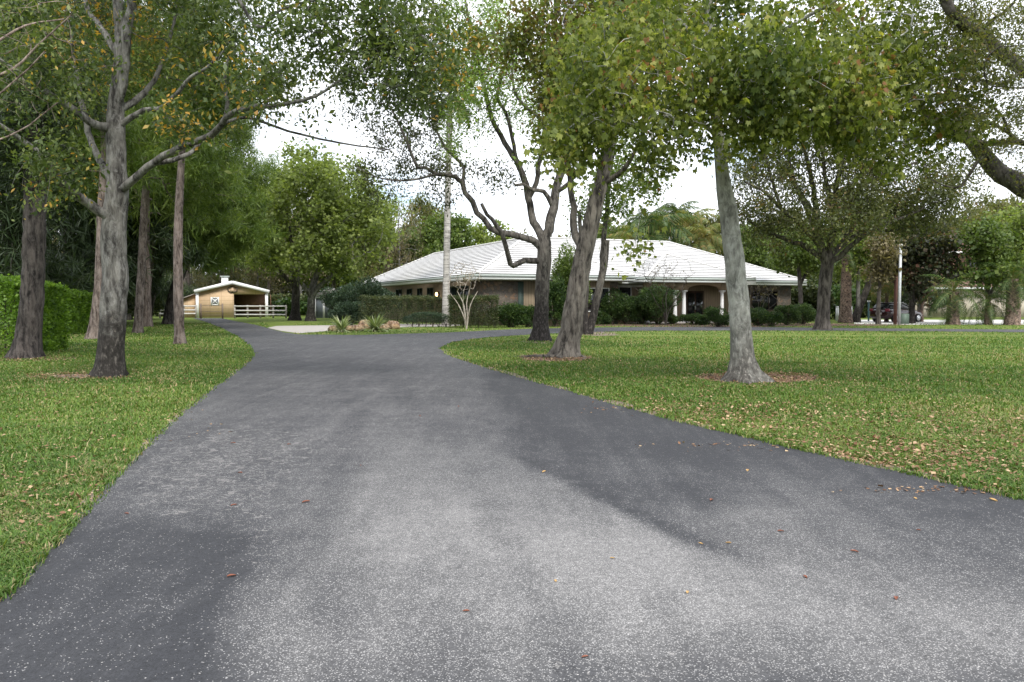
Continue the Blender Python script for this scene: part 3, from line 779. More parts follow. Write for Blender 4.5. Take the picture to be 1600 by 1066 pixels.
window(12.35, 13.45, 1.35, 2.75, 2.9, mull=0); window(8.2, 10.4, .9, 2.6, .86); window(4.9, 7.2, .4, 2.7, .9, frame=m_shutter)
for a, b_ in ((3.9, 8.7), (12.2, 13.8), (15.2, 16.6), (18.2, 19.8), (21.5, 23.5)): window(a, b_, .95, 2.75, .9 if a > 4 else .86, True, m_shutter, 3 if b_ - a > 3 else 1)
window(24.6, 27.2, .9, 2.5, 2.86, mull=2, frame=m_wood)
for q in ((3.32, 3.72, .84, .9, .3, 3.0), (7.22, 7.6, .84, .9, .3, 3.0)): MB().box(*q).build('shutter', m_shutter, house)
MB().box(12.0, 16.5, 2.70, 2.86, 2.72, 2.9).build('lintel', m_fascia, house)
# front door recess
dr = MB(); dr.box(18.35, 20.0, 2.82, 2.88, 0.1, 2.45); do = dr.build('door', m_wood, house)
MB().box(18.5, 19.1, 2.80, 2.815, .4, 2.3).box(19.25, 19.85, 2.80, 2.815, .4, 2.3).build('pane', m_glass, do); MB().box(19.13, 19.2, 2.74, 2.815, 1.0, 1.3).build('handle', m_gutter, do)
# portico: arched beam on paired white columns
pc = MB(); zt_, zs = 3.03, 2.42
cols = [13.35, 15.8, 16.58, 20.0, 20.8, 22.0]
def archwall(x0, x1, rise):
    n = 14; V = []; F = []
    for i in range(n + 1):
        x = x0 + (x1 - x0) * i / n; u = (i / n) * 2 - 1; z = zs + .06 + rise * math.sqrt(max(0, 1 - u * u))
        for y in (.42, .72): V += [(x, y, z), (x, y, zt_)]
    for i in range(n):
        a = i * 4; b2 = a + 4
        F += [(a, b2, b2 + 1, a + 1), (a + 2, a + 3, b2 + 3, b2 + 2), (a, a + 2, b2 + 2, b2)]
    pc.add(V, F)
archwall(13.5, 15.65, .32); archwall(16.75, 19.83, .40); archwall(20.95, 21.9, .15)
for a, b_ in ((13.1, 13.5), (15.65, 16.75), (19.83, 20.95), (21.9, 22.2)): pc.box(a, b_, .42, .72, zs + .06, zt_)
pc.build('arched_beam', m_wall, house)
MB().box(13.0, 22.2, .3, 2.85, 0, .1).build('porch_floor', concrete, house)
m_col = plain('white_column', (.76, .76, .75), .45, .04, 3)
for x in cols:
    c = MB(); P = [(x, .57, z) for z in np.linspace(.26, 2.3, 9)]; c.tube(P, [.155 - .035 * (i / 8)**1.6 for i in range(9)], 16)
    c.box(x - .2, x + .2, .37, .77, .1, .18); c.tube([(x, .57, .18), (x, .57, .26)], .185, 16); c.tube([(x, .57, 2.3), (x, .57, 2.36)], .16, 16); c.box(x - .18, x + .18, .39, .75, 2.36, 2.475)
    c.build('column', m_col, house, smooth=False)
# lit wall lantern on the long left side
lm, nt, b, o = newmat('lamp_glow'); b.inputs['Base Color'].default_value = (1, .8, .5, 1); b.inputs['Emission Color'].default_value = (1, .62, .25, 1); b.inputs['Emission Strength'].default_value = 3.5
ln = MB(); ln.box(.78, .9, 10.6, 10.8, 1.85, 2.35); ln.bar((.7, 10.7, 2.4), (.9, 10.7, 2.4), .04, .04); lo = ln.build('wall_lantern', m_wood, house)
MB().tube([(.66, 10.7, 2.02), (.66, 10.7, 2.16), (.66, 10.7, 2.34)], [.06, .10, .07], 10).build('bulb', lm, lo)

# ================================================================== BARN
BD = 86.0; bo = G(364, 496.2); BY = bo[1]
def bx_(px): return (px - 364) / FOC * BY
barn = empty('barn', (bo[0], BY, 0), 'small tan barn with white trim and open bay at the end of the drive', 'barn', rz=math.atan2(-bo[0], BY)); barn.scale = (.95, 1, 1)
m, nt, b, o = newmat('barn_siding'); P3 = nt.nodes.new('ShaderNodeTexCoord').outputs['Object']; sx = nt.nodes.new('ShaderNodeSeparateXYZ'); nt.links.new(P3, sx.inputs[0])
fz = mth(nt, 'LESS_THAN', mth(nt, 'FRACT', mth(nt, 'MULTIPLY', sx.outputs[2], 2.3)), .07); fx = mth(nt, 'LESS_THAN', mth(nt, 'FRACT', mth(nt, 'MULTIPLY', sx.outputs[0], .85)), .03)
r = ramp(nt, [(.3, (.50, .36, .22)), (.7, (.58, .42, .27))]); nt.links.new(noise(nt, 3, 5, .6, P3), r.inputs[0])
nt.links.new(mix(nt, mth(nt, 'MULTIPLY', mth(nt, 'MAXIMUM', fz, fx), .55), r.outputs[0], (.22, .14, .08)), b.inputs['Base Color']); b.inputs['Roughness'].default_value = .85
m_barn = m
m_white = plain('barn_white', (.74, .74, .73), .6, .05, 3)
m_inside = plain('barn_inside_wood', (.14, .075, .045), .9, .3, 3)
xL, xR = bx_(307), bx_(420); xs, xe = bx_(366), bx_(415.5); ZE = 1.6 + (472 - 455) / FOC * BY; ZR = 1.6 + (472 - 441.5) / FOC * BY
zo = 1.6 + (472 - 460) / FOC * BY; DL = 14.0; xm = (xL + xR) / 2
gw = MB()
def gz(x): return ZE + (ZR - ZE) * (1 - abs(x - xm) / (xR - xm)) - .18
gw.ext([(xL + .1, 0), (xs, 0), (xs, gz(xs)), (xm if xm < xs else xs - .01, gz(min(xm, xs - .01))), (xL + .1, gz(xL + .1))], 0, .14)
gw.ext([(xs, zo), (xR - .1, zo), (xR - .1, gz(xR - .1)), (xs, gz(xs))] if xm <= xs else [(xs, zo), (xR - .1, zo), (xR - .1, gz(xR - .1)), (xm, gz(xm)), (xs, gz(xs))], .001, .139)
gw.box(xL + .1, xL + .22, .15, DL, 0, ZE - .25); gw.box(xR - .22, xR - .1, 5.0, DL, 0, ZE - .25); gw.box(xL + .22, xR - .22, DL - .15, DL, 0, ZE - .25)
gw.build('wall', m_barn, barn)
iw = MB(); iw.box(xs, xR - .25, 4.4, 4.5, 0, ZE - .3); iw.box(xs - .1, xs - .02, .15, 4.4, 0, ZE - .3)
for k in range(5): x = xs + .9 + k * .75; iw.box(x, x + .07, 4.3 - k * .5, 4.38 - k * .5, 0, ZE - .35)
for z in (.5, .95, 1.4): iw.box(xs + .2, xR - .4, 2.9, 2.95, z, z + .12)
iw.build('stall_partition', m_inside, barn)
rf = MB(); ov = .35
for sx_ in (-1, 1):
    xe_ = xL - .12 if sx_ < 0 else xR + .12
    ze_ = ZE - .02; a = [(xm, ZR), (xe_, ze_), (xe_, ze_ + .12), (xm, ZR + .12)]; rf.ext(a if sx_ > 0 else a[::-1], -ov, DL + .2)
rfo = rf.build('roof', m_white, barn)
rk = MB()
for sx_ in (-1, 1):
    xe_ = xL - .12 if sx_ < 0 else xR + .12
    rk.bar((xm + sx_ * .0, -ov - .03, ZR + .0), (xe_, -ov - .03, ZE - .06), .06, .34)
rk.build('rake_board', m_white, barn)
for x in (xL + .17, xR - .17): MB().box(x - .15, x + .15, -.16, -.003, 0, ZE - .22).build('corner_post', m_white, barn)
# lean-to at the left
lt_ = MB(); lt_.ext([(xL - 1.7, 0), (xL - .0, 0), (xL - .0, ZE - .35), (xL - 1.7, ZE - .95)], 1.2, DL - 1); lt_.build('lean_to', m_barn, barn)
MB().ext([(xL - 2.0, ZE - 1.0), (xL + .05, ZE - .28), (xL + .05, ZE - .2), (xL - 2.0, ZE - .92)], .8, DL - .6).build('lean_to_roof', plain('weathered_metal', (.3, .27, .24), .5, .2), barn)
cx_ = bx_(352); zc = 1.6 + (472 - 444) / FOC * BY
cu = MB(); cu.box(cx_ - .36, cx_ + .36, 1.5, 2.2, ZR - .6, ZR + .62); cu.build('cupola', m_white, barn)
MB().box(cx_ - .5, cx_ + .5, 1.36, 2.34, ZR + .62, ZR + .70).build('cupola_cap', m_gutter, barn)
wx0, wx1, wz0, wz1 = bx_(330), bx_(343), 1.6 + (472 - 477) / FOC * BY, 1.6 + (472 - 464.5) / FOC * BY
wi = MB()
for a in ((wx0, wx0 + .1, wz0, wz1), (wx1 - .1, wx1, wz0, wz1), (wx0 + .1, wx1 - .1, wz1 - .1, wz1), (wx0 + .1, wx1 - .1, wz0, wz0 + .1)): wi.box(a[0], a[1], -.06, -.004, a[2], a[3])
wi.bar((wx0 + .08, -.05, wz0 + .08), (wx1 - .08, -.05, wz1 - .08), .03, .09, (0, 0, 1)); wi.bar((wx0 + .08, -.047, wz1 - .08), (wx1 - .08, -.047, wz0 + .08), .03, .09, (0, 0, 1))
wo = wi.build('window', m_white, barn); MB().box(wx0 + .1, wx1 - .1, -.02, -.005, wz0 + .1, wz1 - .1).build('pane', plain('grey_shutter', (.22, .23, .25), .5), wo)
# round ornament with a horse head on the gable
ox, oz = bx_(364), 1.6 + (472 - 452.5) / FOC * BY
om = MB(); om.tube([(ox + .48 * math.cos(a), -.08, oz + .30 * math.sin(a)) for a in np.linspace(0, 2 * math.pi, 19)], .055, 6, cap=False)
orn = om.build('gable_ornament', plain('dark_iron', (.09, .07, .055), .6), barn)
MB().ext([(ox - .3, oz - .22), (ox + .3, oz - .22), (ox + .12, oz + .02), (ox + .05, oz + .24), (ox - .06, oz + .16), (ox - .22, oz + .02)], -.11, -.02).build('emblem', plain('pale_emblem', (.5, .36, .24), .7), orn)

# ---- board fences
m_rail = plain('fence_white', (.60, .58, .55), .7, .15, 3); m_post = plain('fence_weathered', (.30, .27, .24), .85, .25, 5)
def fence(px0, px1, py, nposts, rails, label, mat, pmat, ht=1.25, name='board_fence'):
    a, b_ = G(px0, py), G(px1, py); root = empty(name, a, label, 'fence'); d = b_ - a
    for i in range(nposts):
        p = d * i / (nposts - 1); MB().box(p[0] - .07, p[0] + .07, p[1] - .07, p[1] + .07, -.1, ht + .05).build('post', pmat, root)
    for z in rails: MB().bar((0, -.1, z), (d[0], d[1] - .1, z), .04, .13).build('rail', mat, root)
    return root
fence(367, 447, 497.3, 5, (.35, .75, 1.18), 'three rail white board fence across the open barn bay', m_rail, m_post)
fence(250, 306, 497.3, 4, (.45, .8, 1.2), 'three rail white fence left of the barn behind the pine trunks', m_rail, m_post)
# pipe gate
g0, g1 = G(314, 498), G(348, 498.2); gt = empty('pipe_gate', g0, 'weathered low pipe gate in front of the barn wall under the crossed window', 'gate'); d = g1 - g0
m_pipe = plain('rusty_pipe', (.17, .13, .1), .6, .3)
for p in (0, 1): MB().tube([(d[0] * p, d[1] * p, -.05), (d[0] * p, d[1] * p, 1.45)], .08, 8).build('post', m_pipe, gt)
for z in (.35, .7, 1.25): MB().tube([(0, 0, z), (d[0], d[1], z)], .025, 6).build('rail', m_pipe, gt)

# little white gazebo-like shed between the maples and the juniper
s0 = G(512, 497.0); shed = empty('garden_shed', s0, 'small grey shed with white trimmed posts glimpsed between the maples and dark juniper', 'shed')
MB().box(-1.3, 1.6, 0, 2.4, 0, 2.15).build('wall', plain('shed_grey', (.16, .18, .2), .8), shed); MB().ext([(-1.6, 2.15), (1.9, 2.15), (.15, 3.0)], -.3, 2.7).build('roof', plain('shed_roof', (.22, .2, .19), .8), shed)
for x in (-1.25, -.35, .6): MB().box(x - .1, x + .1, -.14, -.02, 0, 2.14).build('post', m_white, shed)
MB().box(-1.4, 1.7, -.16, -.03, 1.98, 2.14).build('header', m_white, shed)

# ================================================================== NEIGHBOUR'S HOUSE
n0 = G(1520, 498.6); NY = n0[1] + 10; n0 = np.array(((1520 - 800) / FOC * NY, NY, 0))
nb = empty('neighbour_house', n0, 'large beige house with reddish tiled roofs behind the palms at the right edge', 'house')
m_beige = plain('beige_stucco', (.60, .53, .45), .9, .06, 2); m_rtile = plain('red_brown_tile', (.21, .115, .10), .85, .25, 6, bmp=.4); m_up = plain('upper_wall', (.30, .17, .12), .9, .1, 2)
MB().box(-9, 16, 0, 12, 0, 3.1).build('wall', m_beige, nb)
rr_ = MB(); roof_plane(rr_, [(-9.8, -.9, 3.1), (17, -.9, 3.1), (15.5, 4.4, 5.6), (-6.5, 4.4, 5.6)], .4, .06); roof_plane(rr_, [(-9.8, 13, 3.1), (-9.8, -.9, 3.1), (-6.5, 4.4, 5.6), (-6.5, 9, 5.6)], .4, .06); rr_.build('roof', m_rtile, nb)
MB().box(-5.6, 15.5, 4, 12, 3.0, 7.1).build('upper_wall', m_up, nb)
ur = MB(); roof_plane(ur, [(-6.4, 3.2, 7.1), (16.4, 3.2, 7.1), (11.5, 8, 9.9), (-1.5, 8, 9.9)], .4, .06); roof_plane(ur, [(-6.4, 12.8, 7.1), (-6.4, 3.2, 7.1), (-1.5, 8, 9.9)], .4, .06); ur.build('upper_roof', m_rtile, nb)
MB().bar((-6.4, 3.15, 7.02), (16.4, 3.15, 7.02), .14, .2).build('gutter', m_white, nb); MB().bar((-9.8, -.95, 3.02), (17, -.95, 3.02), .14, .2).build('gutter', m_fascia, nb)
for x in (-7.5, -4.2, 1.5): 
    w_ = MB().box(x, x + 2.6, -.05, -.003, .05, 2.3).build('garage_door', plain('garage_panel', (.46, .40, .34), .7), nb)
for x in (-3, 1.5, 6): MB().box(x, x + 1.3, 3.93, 3.99, 4.8, 6.3).build('window', m_glass, nb)

# ================================================================== CAR on the neighbour's drive
c0 = G(1401, 503.2); car = empty('parked_car', c0, 'dark maroon estate car parked on the pale drive behind the palms', 'car', rz=math.radians(28))
m, nt, b, o = newmat('car_paint'); b.inputs['Base Color'].default_value = (.035, .010, .012, 1); b.inputs['Roughness'].default_value = .22; b.inputs['Coat Weight'].default_value = .8; m_paint = m
m_tyre = plain('tyre', (.018, .018, .018), .85); m_rim = plain('alloy_rim', (.62, .63, .65), .3, .05, metal=.7)
def loft(mb, secs):
    """secs: (x, [(y,z)...]) half profiles mirrored in y"""
    V = []; n = len(secs[0][1]) * 2
    for x, pr in secs: V += [(x, y, z) for y, z in pr] + [(x, -y, z) for y, z in reversed(pr)]
    F = [(i*n+j, i*n+(j+1)%n, (i+1)*n+(j+1)%n, (i+1)*n+j) for i in range(len(secs)-1) for j in range(n)]
    F += [tuple(range(n))[::-1], tuple(range((len(secs)-1)*n, len(secs)*n))]
    mb.add(V, F)
bd = MB(); 
def pr(w_, z0, zb, zs_): return [(w_ * .86, z0), (w_, z0 + .18), (w_ * 1.0, zb), (w_ * .94, zs_)]
loft(bd, [(-2.15, pr(.78, .45, .75, .95)), (-2.1, pr(.86, .32, .8, 1.02)), (-1.6, pr(.9, .26, .82, 1.05)), (0, pr(.92, .24, .8, 1.0)), (1.0, pr(.92, .24, .78, .96)), (1.75, pr(.88, .26, .7, .86)), (2.1, pr(.8, .32, .6, .74)), (2.18, pr(.7, .4, .55, .66))])
bd.build('body', m_paint, car, smooth=True)
cb = MB(); loft(cb, [(-2.02, [(.74, .98), (.72, 1.1), (.6, 1.16)]), (-1.75, [(.78, 1.0), (.68, 1.42), (.5, 1.5)]), (-.6, [(.8, .98), (.68, 1.5), (.5, 1.56)]), (.2, [(.8, .97), (.67, 1.46), (.48, 1.52)]), (.95, [(.78, .93), (.7, 1.0), (.55, 1.05)])])
cb.build('windows', m_glass, car, smooth=True)
MB().box(-1.75, .15, -.52, .52, 1.52, 1.575).build('roof', m_paint, car)
for y in (-.6, .6): MB().bar((-1.6, y, 1.56), (.0, y, 1.56), .04, .04).build('roof_rail', m_rim, car)
for x in (-1.35, 1.35):
    for y in (-.86, .86):
        s_ = 1 if y > 0 else -1; w_ = MB().tube([(x, y - .11, .33), (x, y + .11, .33)], .335, 20).build('wheel', m_tyre, car)
        r_ = MB().tube([(x, y + s_ * .1, .33), (x, y + s_ * .125, .33)], .22, 16)
        r_.build('rim', m_rim, w_)
m_red, nt, b, o = newmat('tail_red'); b.inputs['Base Color'].default_value = (.22, .015, .03, 1); b.inputs['Roughness'].default_value = .2
for y in (-.72, .72): MB().box(-2.16, -1.95, y - .14, y + .14, .86, 1.08).build('tail_light', m_red, car)
for y in (-.6, .6): MB().box(2.08, 2.17, y - .16, y + .16, .56, .7).build('headlight', m_rim, car)
MB().box(-2.17, -2.14, -.25, .25, .62, .76).build('number_plate', m_white, car)

# ================================================================== SMALL FIXED THINGS
def post(name, px, py, top_py, r, mat, label, cat, cap=None):
    p = G(px, py); h = 1.6 + (472 - top_py) / FOC * p[1]; root = empty(name, p, label, cat)
    MB().tube([(0, 0, -.05), (0, 0, h)], r, 10).build('shaft', mat, root)
    if cap: cap(root, h)
    return root
m_teal = plain('teal_paint', (.08, .16, .17), .6); m_redbrown = plain('red_brown_wood', (.11, .05, .038), .8, .25)
def hook(root, h): MB().tube([(0, 0, h - .05), (0, 0, h + .08), (.1, 0, h + .14), (.22, 0, h + .05)], .05, 8).build('spout', m_white, root)
post('garden_post', 1212, 506, 484, .05, m_white, 'slim white post with a bent head in the bed right of the house', 'post', hook)
def pcap(root, h): MB().box(-.1, .1, -.1, .1, h, h + .12).build('cap', m_white, root)
post('utility_pole', 1404.5, 507.3, 385, .10, plain('pale_pole', (.50, .52, .54), .5), 'tall pale pole standing beside a red brown post near the parked car', 'pole', pcap)
post('timber_post', 1398.5, 507, 430, .12, m_redbrown, 'dark red brown post against the pale pole near the parked car', 'post', lambda r_, h: MB().box(-.14, .14, -.14, .14, h, h + .05).build('cap', m_redbrown, r_))
post('painted_post', 1357, 502, 472, .07, m_teal, 'teal painted post left of the parked car', 'post', pcap)
for px, lab in ((1308, 'white gate post seen left of the shaggy palm trunk'), (1329, 'white gate post seen right of the shaggy palm trunk')):
    post('gate_post', px, 501.5, 481, .13, m_white, lab, 'post', pcap)
q = G(1177, 508); bt = empty('garden_bench', q, 'small orange brown wooden bench by the bed right of the portico', 'bench'); mo = plain('orange_wood', (.26, .12, .05), .7, .2)
MB().box(-.35, .55, -.2, .2, .72, .78).build('seat', mo, bt)
for x in (-.25, .35): MB().box(x - .04, x + .04, -.15, .15, 0, .72).build('leg', mo, bt)
q = G(1413, 506.5); MBX = MB().box(-.25, .25, -.2, .2, 0, .75).build('utility_box', plain('utility_green', (.10, .14, .11), .6), None, q); tag(MBX, 'squat dull green utility box at the foot of the pale pole', 'utility box')
# rusty limestone boulders edging the island bed
mr = barkmat('rusty_rock', (.36, .24, .14), (.12, .06, .035), 3.5, .5, lichen=(.44, .38, .31), bstr=.6, stretch=(1, 1, 1))
for i, (px, py, w_, h_, lab) in enumerate([(537,517,1.2,.36,'low rusty boulder between the two spiky plants, leftmost of the row'),(558,517,.9,.34,'rusty boulder just left of the bigger spiky plant'),(572,514,.9,.55,'pale boulder behind the bigger spiky plant'),(600,515.5,.7,.32,'dark rusty boulder right of the bigger spiky plant'),(614,514.5,.9,.5,'orange block shaped boulder at the right end of the row'),(522,517.5,.7,.3,'small dark boulder under the left spiky plant')]):
    r = np.random.default_rng(i); V = []; F = []; n, k = 9, 6
    for a in range(k + 1):
        ph = math.pi * a / k
        for c_ in range(n):
            th = 2 * math.pi * c_ / n; j = 1 + r.normal(0, .10); sg = lambda v: math.copysign(abs(v)**.75, v)
            V.append((w_ / 2 * j * sg(math.sin(ph)) * sg(math.cos(th)), w_ * .35 * j * sg(math.sin(ph)) * sg(math.sin(th)), h_ * .38 + h_ * .6 * j * math.cos(ph)))
    for a in range(k):
        for c_ in range(n): F.append((a*n+c_, a*n+(c_+1)%n, (a+1)*n+(c_+1)%n, (a+1)*n+c_))
    o = mk('boulder', V, np.array(F), mr, loc=G(px, py)); tag(o, lab, 'rock', 'boulders edging the island bed')
# ================================================================== TREES IN FRONT
bark_grey = barkmat('bark_grey_oak', (.19, .182, .165), (.05, .046, .042), 6, .5, base=(.020, .018, .016), baseh=(1.0, 1.75), lichen=(.31, .305, .29))
bark_oak = barkmat('bark_dark_oak', (.13, .116, .102), (.034, .03, .027), 6, .35, base=(.016, .014, .013), baseh=(1.3, 2.6), lichen=(.24, .225, .20))
bark_lean = barkmat('bark_fissured', (.17, .152, .13), (.038, .033, .029), 7, .3, lichen=(.22, .205, .18), bstr=1.0)
bark_pale = barkmat('bark_pale_lichen', (.33, .33, .295), (.17, .168, .15), 5, .62, base=(.045, .042, .038), baseh=(.05, 1.5), lichen=(.47, .475, .44), bstr=.35, stretch=(1, 1, .5))
bark_pine = barkmat('bark_pine', (.20, .16, .14), (.07, .052, .044), 8, .4, lichen=(.30, .26, .24))
bark_darkpine = barkmat('bark_dark_conifer', (.085, .073, .066), (.022, .019, .018), 9, .35, lichen=(.15, .135, .125))
bark_twig = barkmat('bark_brown', (.11, .098, .085), (.038, .032, .028), 7, .3)
L_autumn = leafmat('leaf_turning', [(0, (.035, .06, .022)), (.45, (.10, .14, .045)), (.72, (.19, .22, .065)), (.84, (.36, .28, .06)), (1, (.50, .26, .05))], .42)
L_small = leafmat('leaf_dull', [(0, (.05, .062, .022)), (.6, (.135, .15, .05)), (.85, (.20, .185, .07)), (1, (.22, .13, .06))], .48)
L_spring = leafmat('leaf_spring', [(0, (.05, .10, .015)), (.5, (.11, .20, .03)), (1, (.22, .33, .06))], .45)
L_maple = leafmat('leaf_lobed', [(0, (.045, .075, .018)), (.3, (.10, .14, .03)), (.6, (.18, .22, .045)), (.85, (.34, .37, .10)), (.96, (.36, .33, .10)), (1, (.28, .15, .06))], .55)
L_olive = leafmat('leaf_olive', [(0, (.05, .07, .018)), (.45, (.12, .145, .032)), (.7, (.18, .18, .05)), (1, (.22, .12, .055))], .45)
L_bright = leafmat('leaf_bright', [(0, (.09, .125, .035)), (.5, (.19, .245, .07)), (1, (.32, .37, .13))], .52)
L_pine = leafmat('needle_green', [(0, (.04, .075, .016)), (.5, (.10, .155, .03)), (1, (.20, .26, .055))], .4)
L_dark = leafmat('needle_dark', [(0, (.014, .026, .012)), (.6, (.034, .056, .022)), (1, (.075, .105, .04))], .25)
L_green = leafmat('leaf_mid', [(0, (.045, .075, .018)), (.5, (.10, .15, .035)), (1, (.19, .24, .065))], .42)
L_brown = leafmat('leaf_brownish', [(0, (.07, .06, .03)), (.5, (.15, .13, .065)), (1, (.27, .22, .13))], .3)

L_dullgreen = leafmat('leaf_dull_green', [(0, (.035, .048, .018)), (.6, (.095, .11, .038)), (.88, (.155, .155, .055)), (1, (.17, .10, .05))], .42)
def yellowing(share):
    def f(C, tn, r):
        k = np.sin(C[:, 0] * 1.1 + 2) * np.sin(C[:, 2] * 1.4) + np.sin(C[:, 1] * .9 + C[:, 0]) * .6
        y = r.random(len(C)) < share * np.clip(.4 + k * 1.3, .05, 2.5)
        return np.where(y, .8 + .2 * r.random(len(C)), tn * .72)
    return f

# --- big grey oak at the left
t = Tree(17.6, seed=1); t.rs = .86
t.limb([(170,592,23),(174,545,22),(177,500,22.5),(179,450,22.5),(178,400,21.5),(178,345,21),(183,300,19),(182,250,16.5),(181,200,17),(181,160,13),(186,110,11),(188,60,10),(184,0,9),(178,-90,7),(170,-190,4)], jit=.03)
t.limb([(186,180,8),(192,130,9),(197,70,9),(203,10,8),(214,-70,6),(225,-170,3)], -.6)
t.limb([(176,342,9),(155,330,8.5),(128,310,8),(112,300,7.5),(93,281,7),(78,262,7),(62,240,6),(28,214,4.5),(0,195,3.5),(-60,150,2.5)], -2.5)
t.limb([(178,285,7),(166,270,6.5),(148,235,6),(138,205,5.5),(127,158,5),(118,112,4),(112,60,3),(100,0,2)], 1.5)
t.limb([(176,205,9),(158,198,8),(140,190,7),(118,172,6),(85,152,5),(55,130,4),(40,118,3.5),(10,100,2.5),(-40,60,2)], -1.5)
t.limb([(42,124,3.2),(38,110,2.5),(48,100,2)], 0)
t.limb([(186,300,8),(200,287,7.4),(222,268,6.8),(240,253,6.4),(268,236,6.2),(296,225,6.5),(315,218,6),(330,211,6),(345,196,5.5),(352,183,5.2),(372,173,5),(400,167,4.6),(428,166,4),(456,160,3.6),(493,150,2.8),(540,120,2)], -2.8)
t.limb([(350,185,4),(356,160,3.5),(350,130,3),(356,95,2)], -.3)
t.limb([(242,258,5),(270,250,4.5),(296,240,4),(312,222,4)], .8)
t.limb([(348,190,3),(372,184,2.8),(400,187,2.6),(450,205,2.3),(500,217,2),(546,226,1.7),(610,234,1.2)], 2)
t.limb([(195,185,6.5),(217,152,6),(234,135,5),(252,100,4),(262,70,3.2),(275,20,2.5),(280,-50,1.5)], 1.6)
t.limb([(192,190,6),(225,172,5),(250,169,4.5),(275,148,3.8),(298,121,3.2),(320,108,2.6),(350,80,1.8)], -1.5)
t.limb([(186,90,6),(166,56,5.5),(152,36,5),(138,17,4.5),(128,-20,3.5),(110,-80,2)], 1.2)
t.limb([(204,0,5),(260,-50,4),(330,-60,3.4),(400,40,3),(430,20,2.5),(470,5,2.2),(520,-5,1.6)], -2.5)
t.crown([(150,40,170,150,2.6,2.4,.8),(330,60,140,120,1.2,2.2,1.25),(430,130,90,60,-2,1.8,1.0),(60,70,110,110,-1.5,2.6,.6),(630,85,110,95,-2.5,1.6,1.6),(520,60,80,70,-2.2,1.6,1.2),
         (200,-160,330,130,0,4,.5),(70,270,60,60,-2,1.2,.5),(20,180,60,60,-1.6,1.5,.6),(300,190,80,45,-1.5,1.4,.6),(480,-80,150,90,-2,2,.5)], 1050, minz=4.3, back=.1)
finish(t, 'oak_tree', 'broad grey oak left of the driveway with a blackened trunk foot and turning yellow leaves', 'tree', bark_grey, L_autumn, 62000, .095, .17, .016, 'oval', .5, .004, tonefn=yellowing(.13), flare=.62)

# --- pale trunk at the right with the big lobed leaves
t = Tree(16.6, seed=2); t.rs = .70; t.gam = 1.1
t.limb([(1163,598,24),(1160,560,23),(1158,520,23.5),(1155,470,23),(1149,420,22),(1143,370,21),(1136,320,19.5),(1129,280,16),(1125,240,13.5),(1120,190,12.5),(1113,90,11),(1106,0,9.5),(1100,-90,8),(1098,-190,4)], jit=.02)
t.limb([(1127,262,6),(1160,225,5.5),(1200,200,5),(1250,180,4.5),(1290,182,4),(1330,190,3.5),(1370,178,2.8),(1420,160,2)], -2.2)
t.limb([(1122,210,6),(1090,190,5),(1050,170,4.2),(1000,160,3.5),(950,170,2.8),(905,190,2)], -2.6)
t.limb([(1117,140,6),(1160,90,5.5),(1220,50,4.5),(1290,10,3.6),(1350,-20,2.5)], -1.5)
t.limb([(1113,90,6),(1070,40,5),(1010,0,4),(940,-30,3)], 1.6)
t.limb([(1118,160,5),(1170,150,4.5),(1230,110,4),(1300,90,3.2),(1400,80,2.4),(1470,110,1.8)], 1.5)
t.crown([(960,130,95,95,-2,1.8,1.3),(1080,150,110,85,-1.5,1.8,1.5),(930,215,55,38,-2.4,.9,1.8),(1045,215,60,38,-2.2,1,1.8),(1200,150,110,80,-2,1.6,1.6),(1290,130,90,75,-2,1.6,1.3),(1210,90,60,50,-2.8,1,1.2),
         (1350,190,60,50,-2,1.2,1.6),(1440,160,70,60,-1.5,1.4,1.3),(1480,205,35,30,-1.6,.8,1.8),(1340,90,110,60,-1,1.8,.8),(1000,30,150,70,0,2.2,.6),(1230,20,190,60,0,2.2,.55),(1100,-110,300,90,0,3,.35),
         (860,230,22,22,-2.3,.5,1.5),(1025,262,28,18,-2.2,.5,2),(1385,250,14,16,-1.7,.3,2),(1345,235,24,16,-2,.5,1.6),(1120,240,22,18,-2.4,.5,1.6),(1240,215,26,16,-2.4,.6,1.4),(1420,225,20,20,-1.6,.5,1.6),(895,265,20,16,-2.5,.4,1.6),(1510,190,16,30,-1.6,.4,1.4),(1150,90,280,110,-.5,2.6,.75),(1250,170,200,50,-2,1.6,.8),(1400,110,110,80,-1,2,.7),(920,110,70,110,-1.5,2,.8)], 1150, minz=3.6, back=.1)
t.limb([(1040,235,1),(1015,290,.8),(1000,340,.7),(990,398,.5)], -.2)
i0 = t.n
t.crown([(990,385,8,16,-2.2,.12,1)], 4, minz=2, back=.1)
finish(t, 'sweetgum_tree', 'pale blotchy trunk nearest at the right, below a canopy of big lobed green leaves', 'tree', bark_pale, L_maple, 39000, .080, .19, .014, 'lobed', 1.7, .0055, flare=1.5, extra=None)

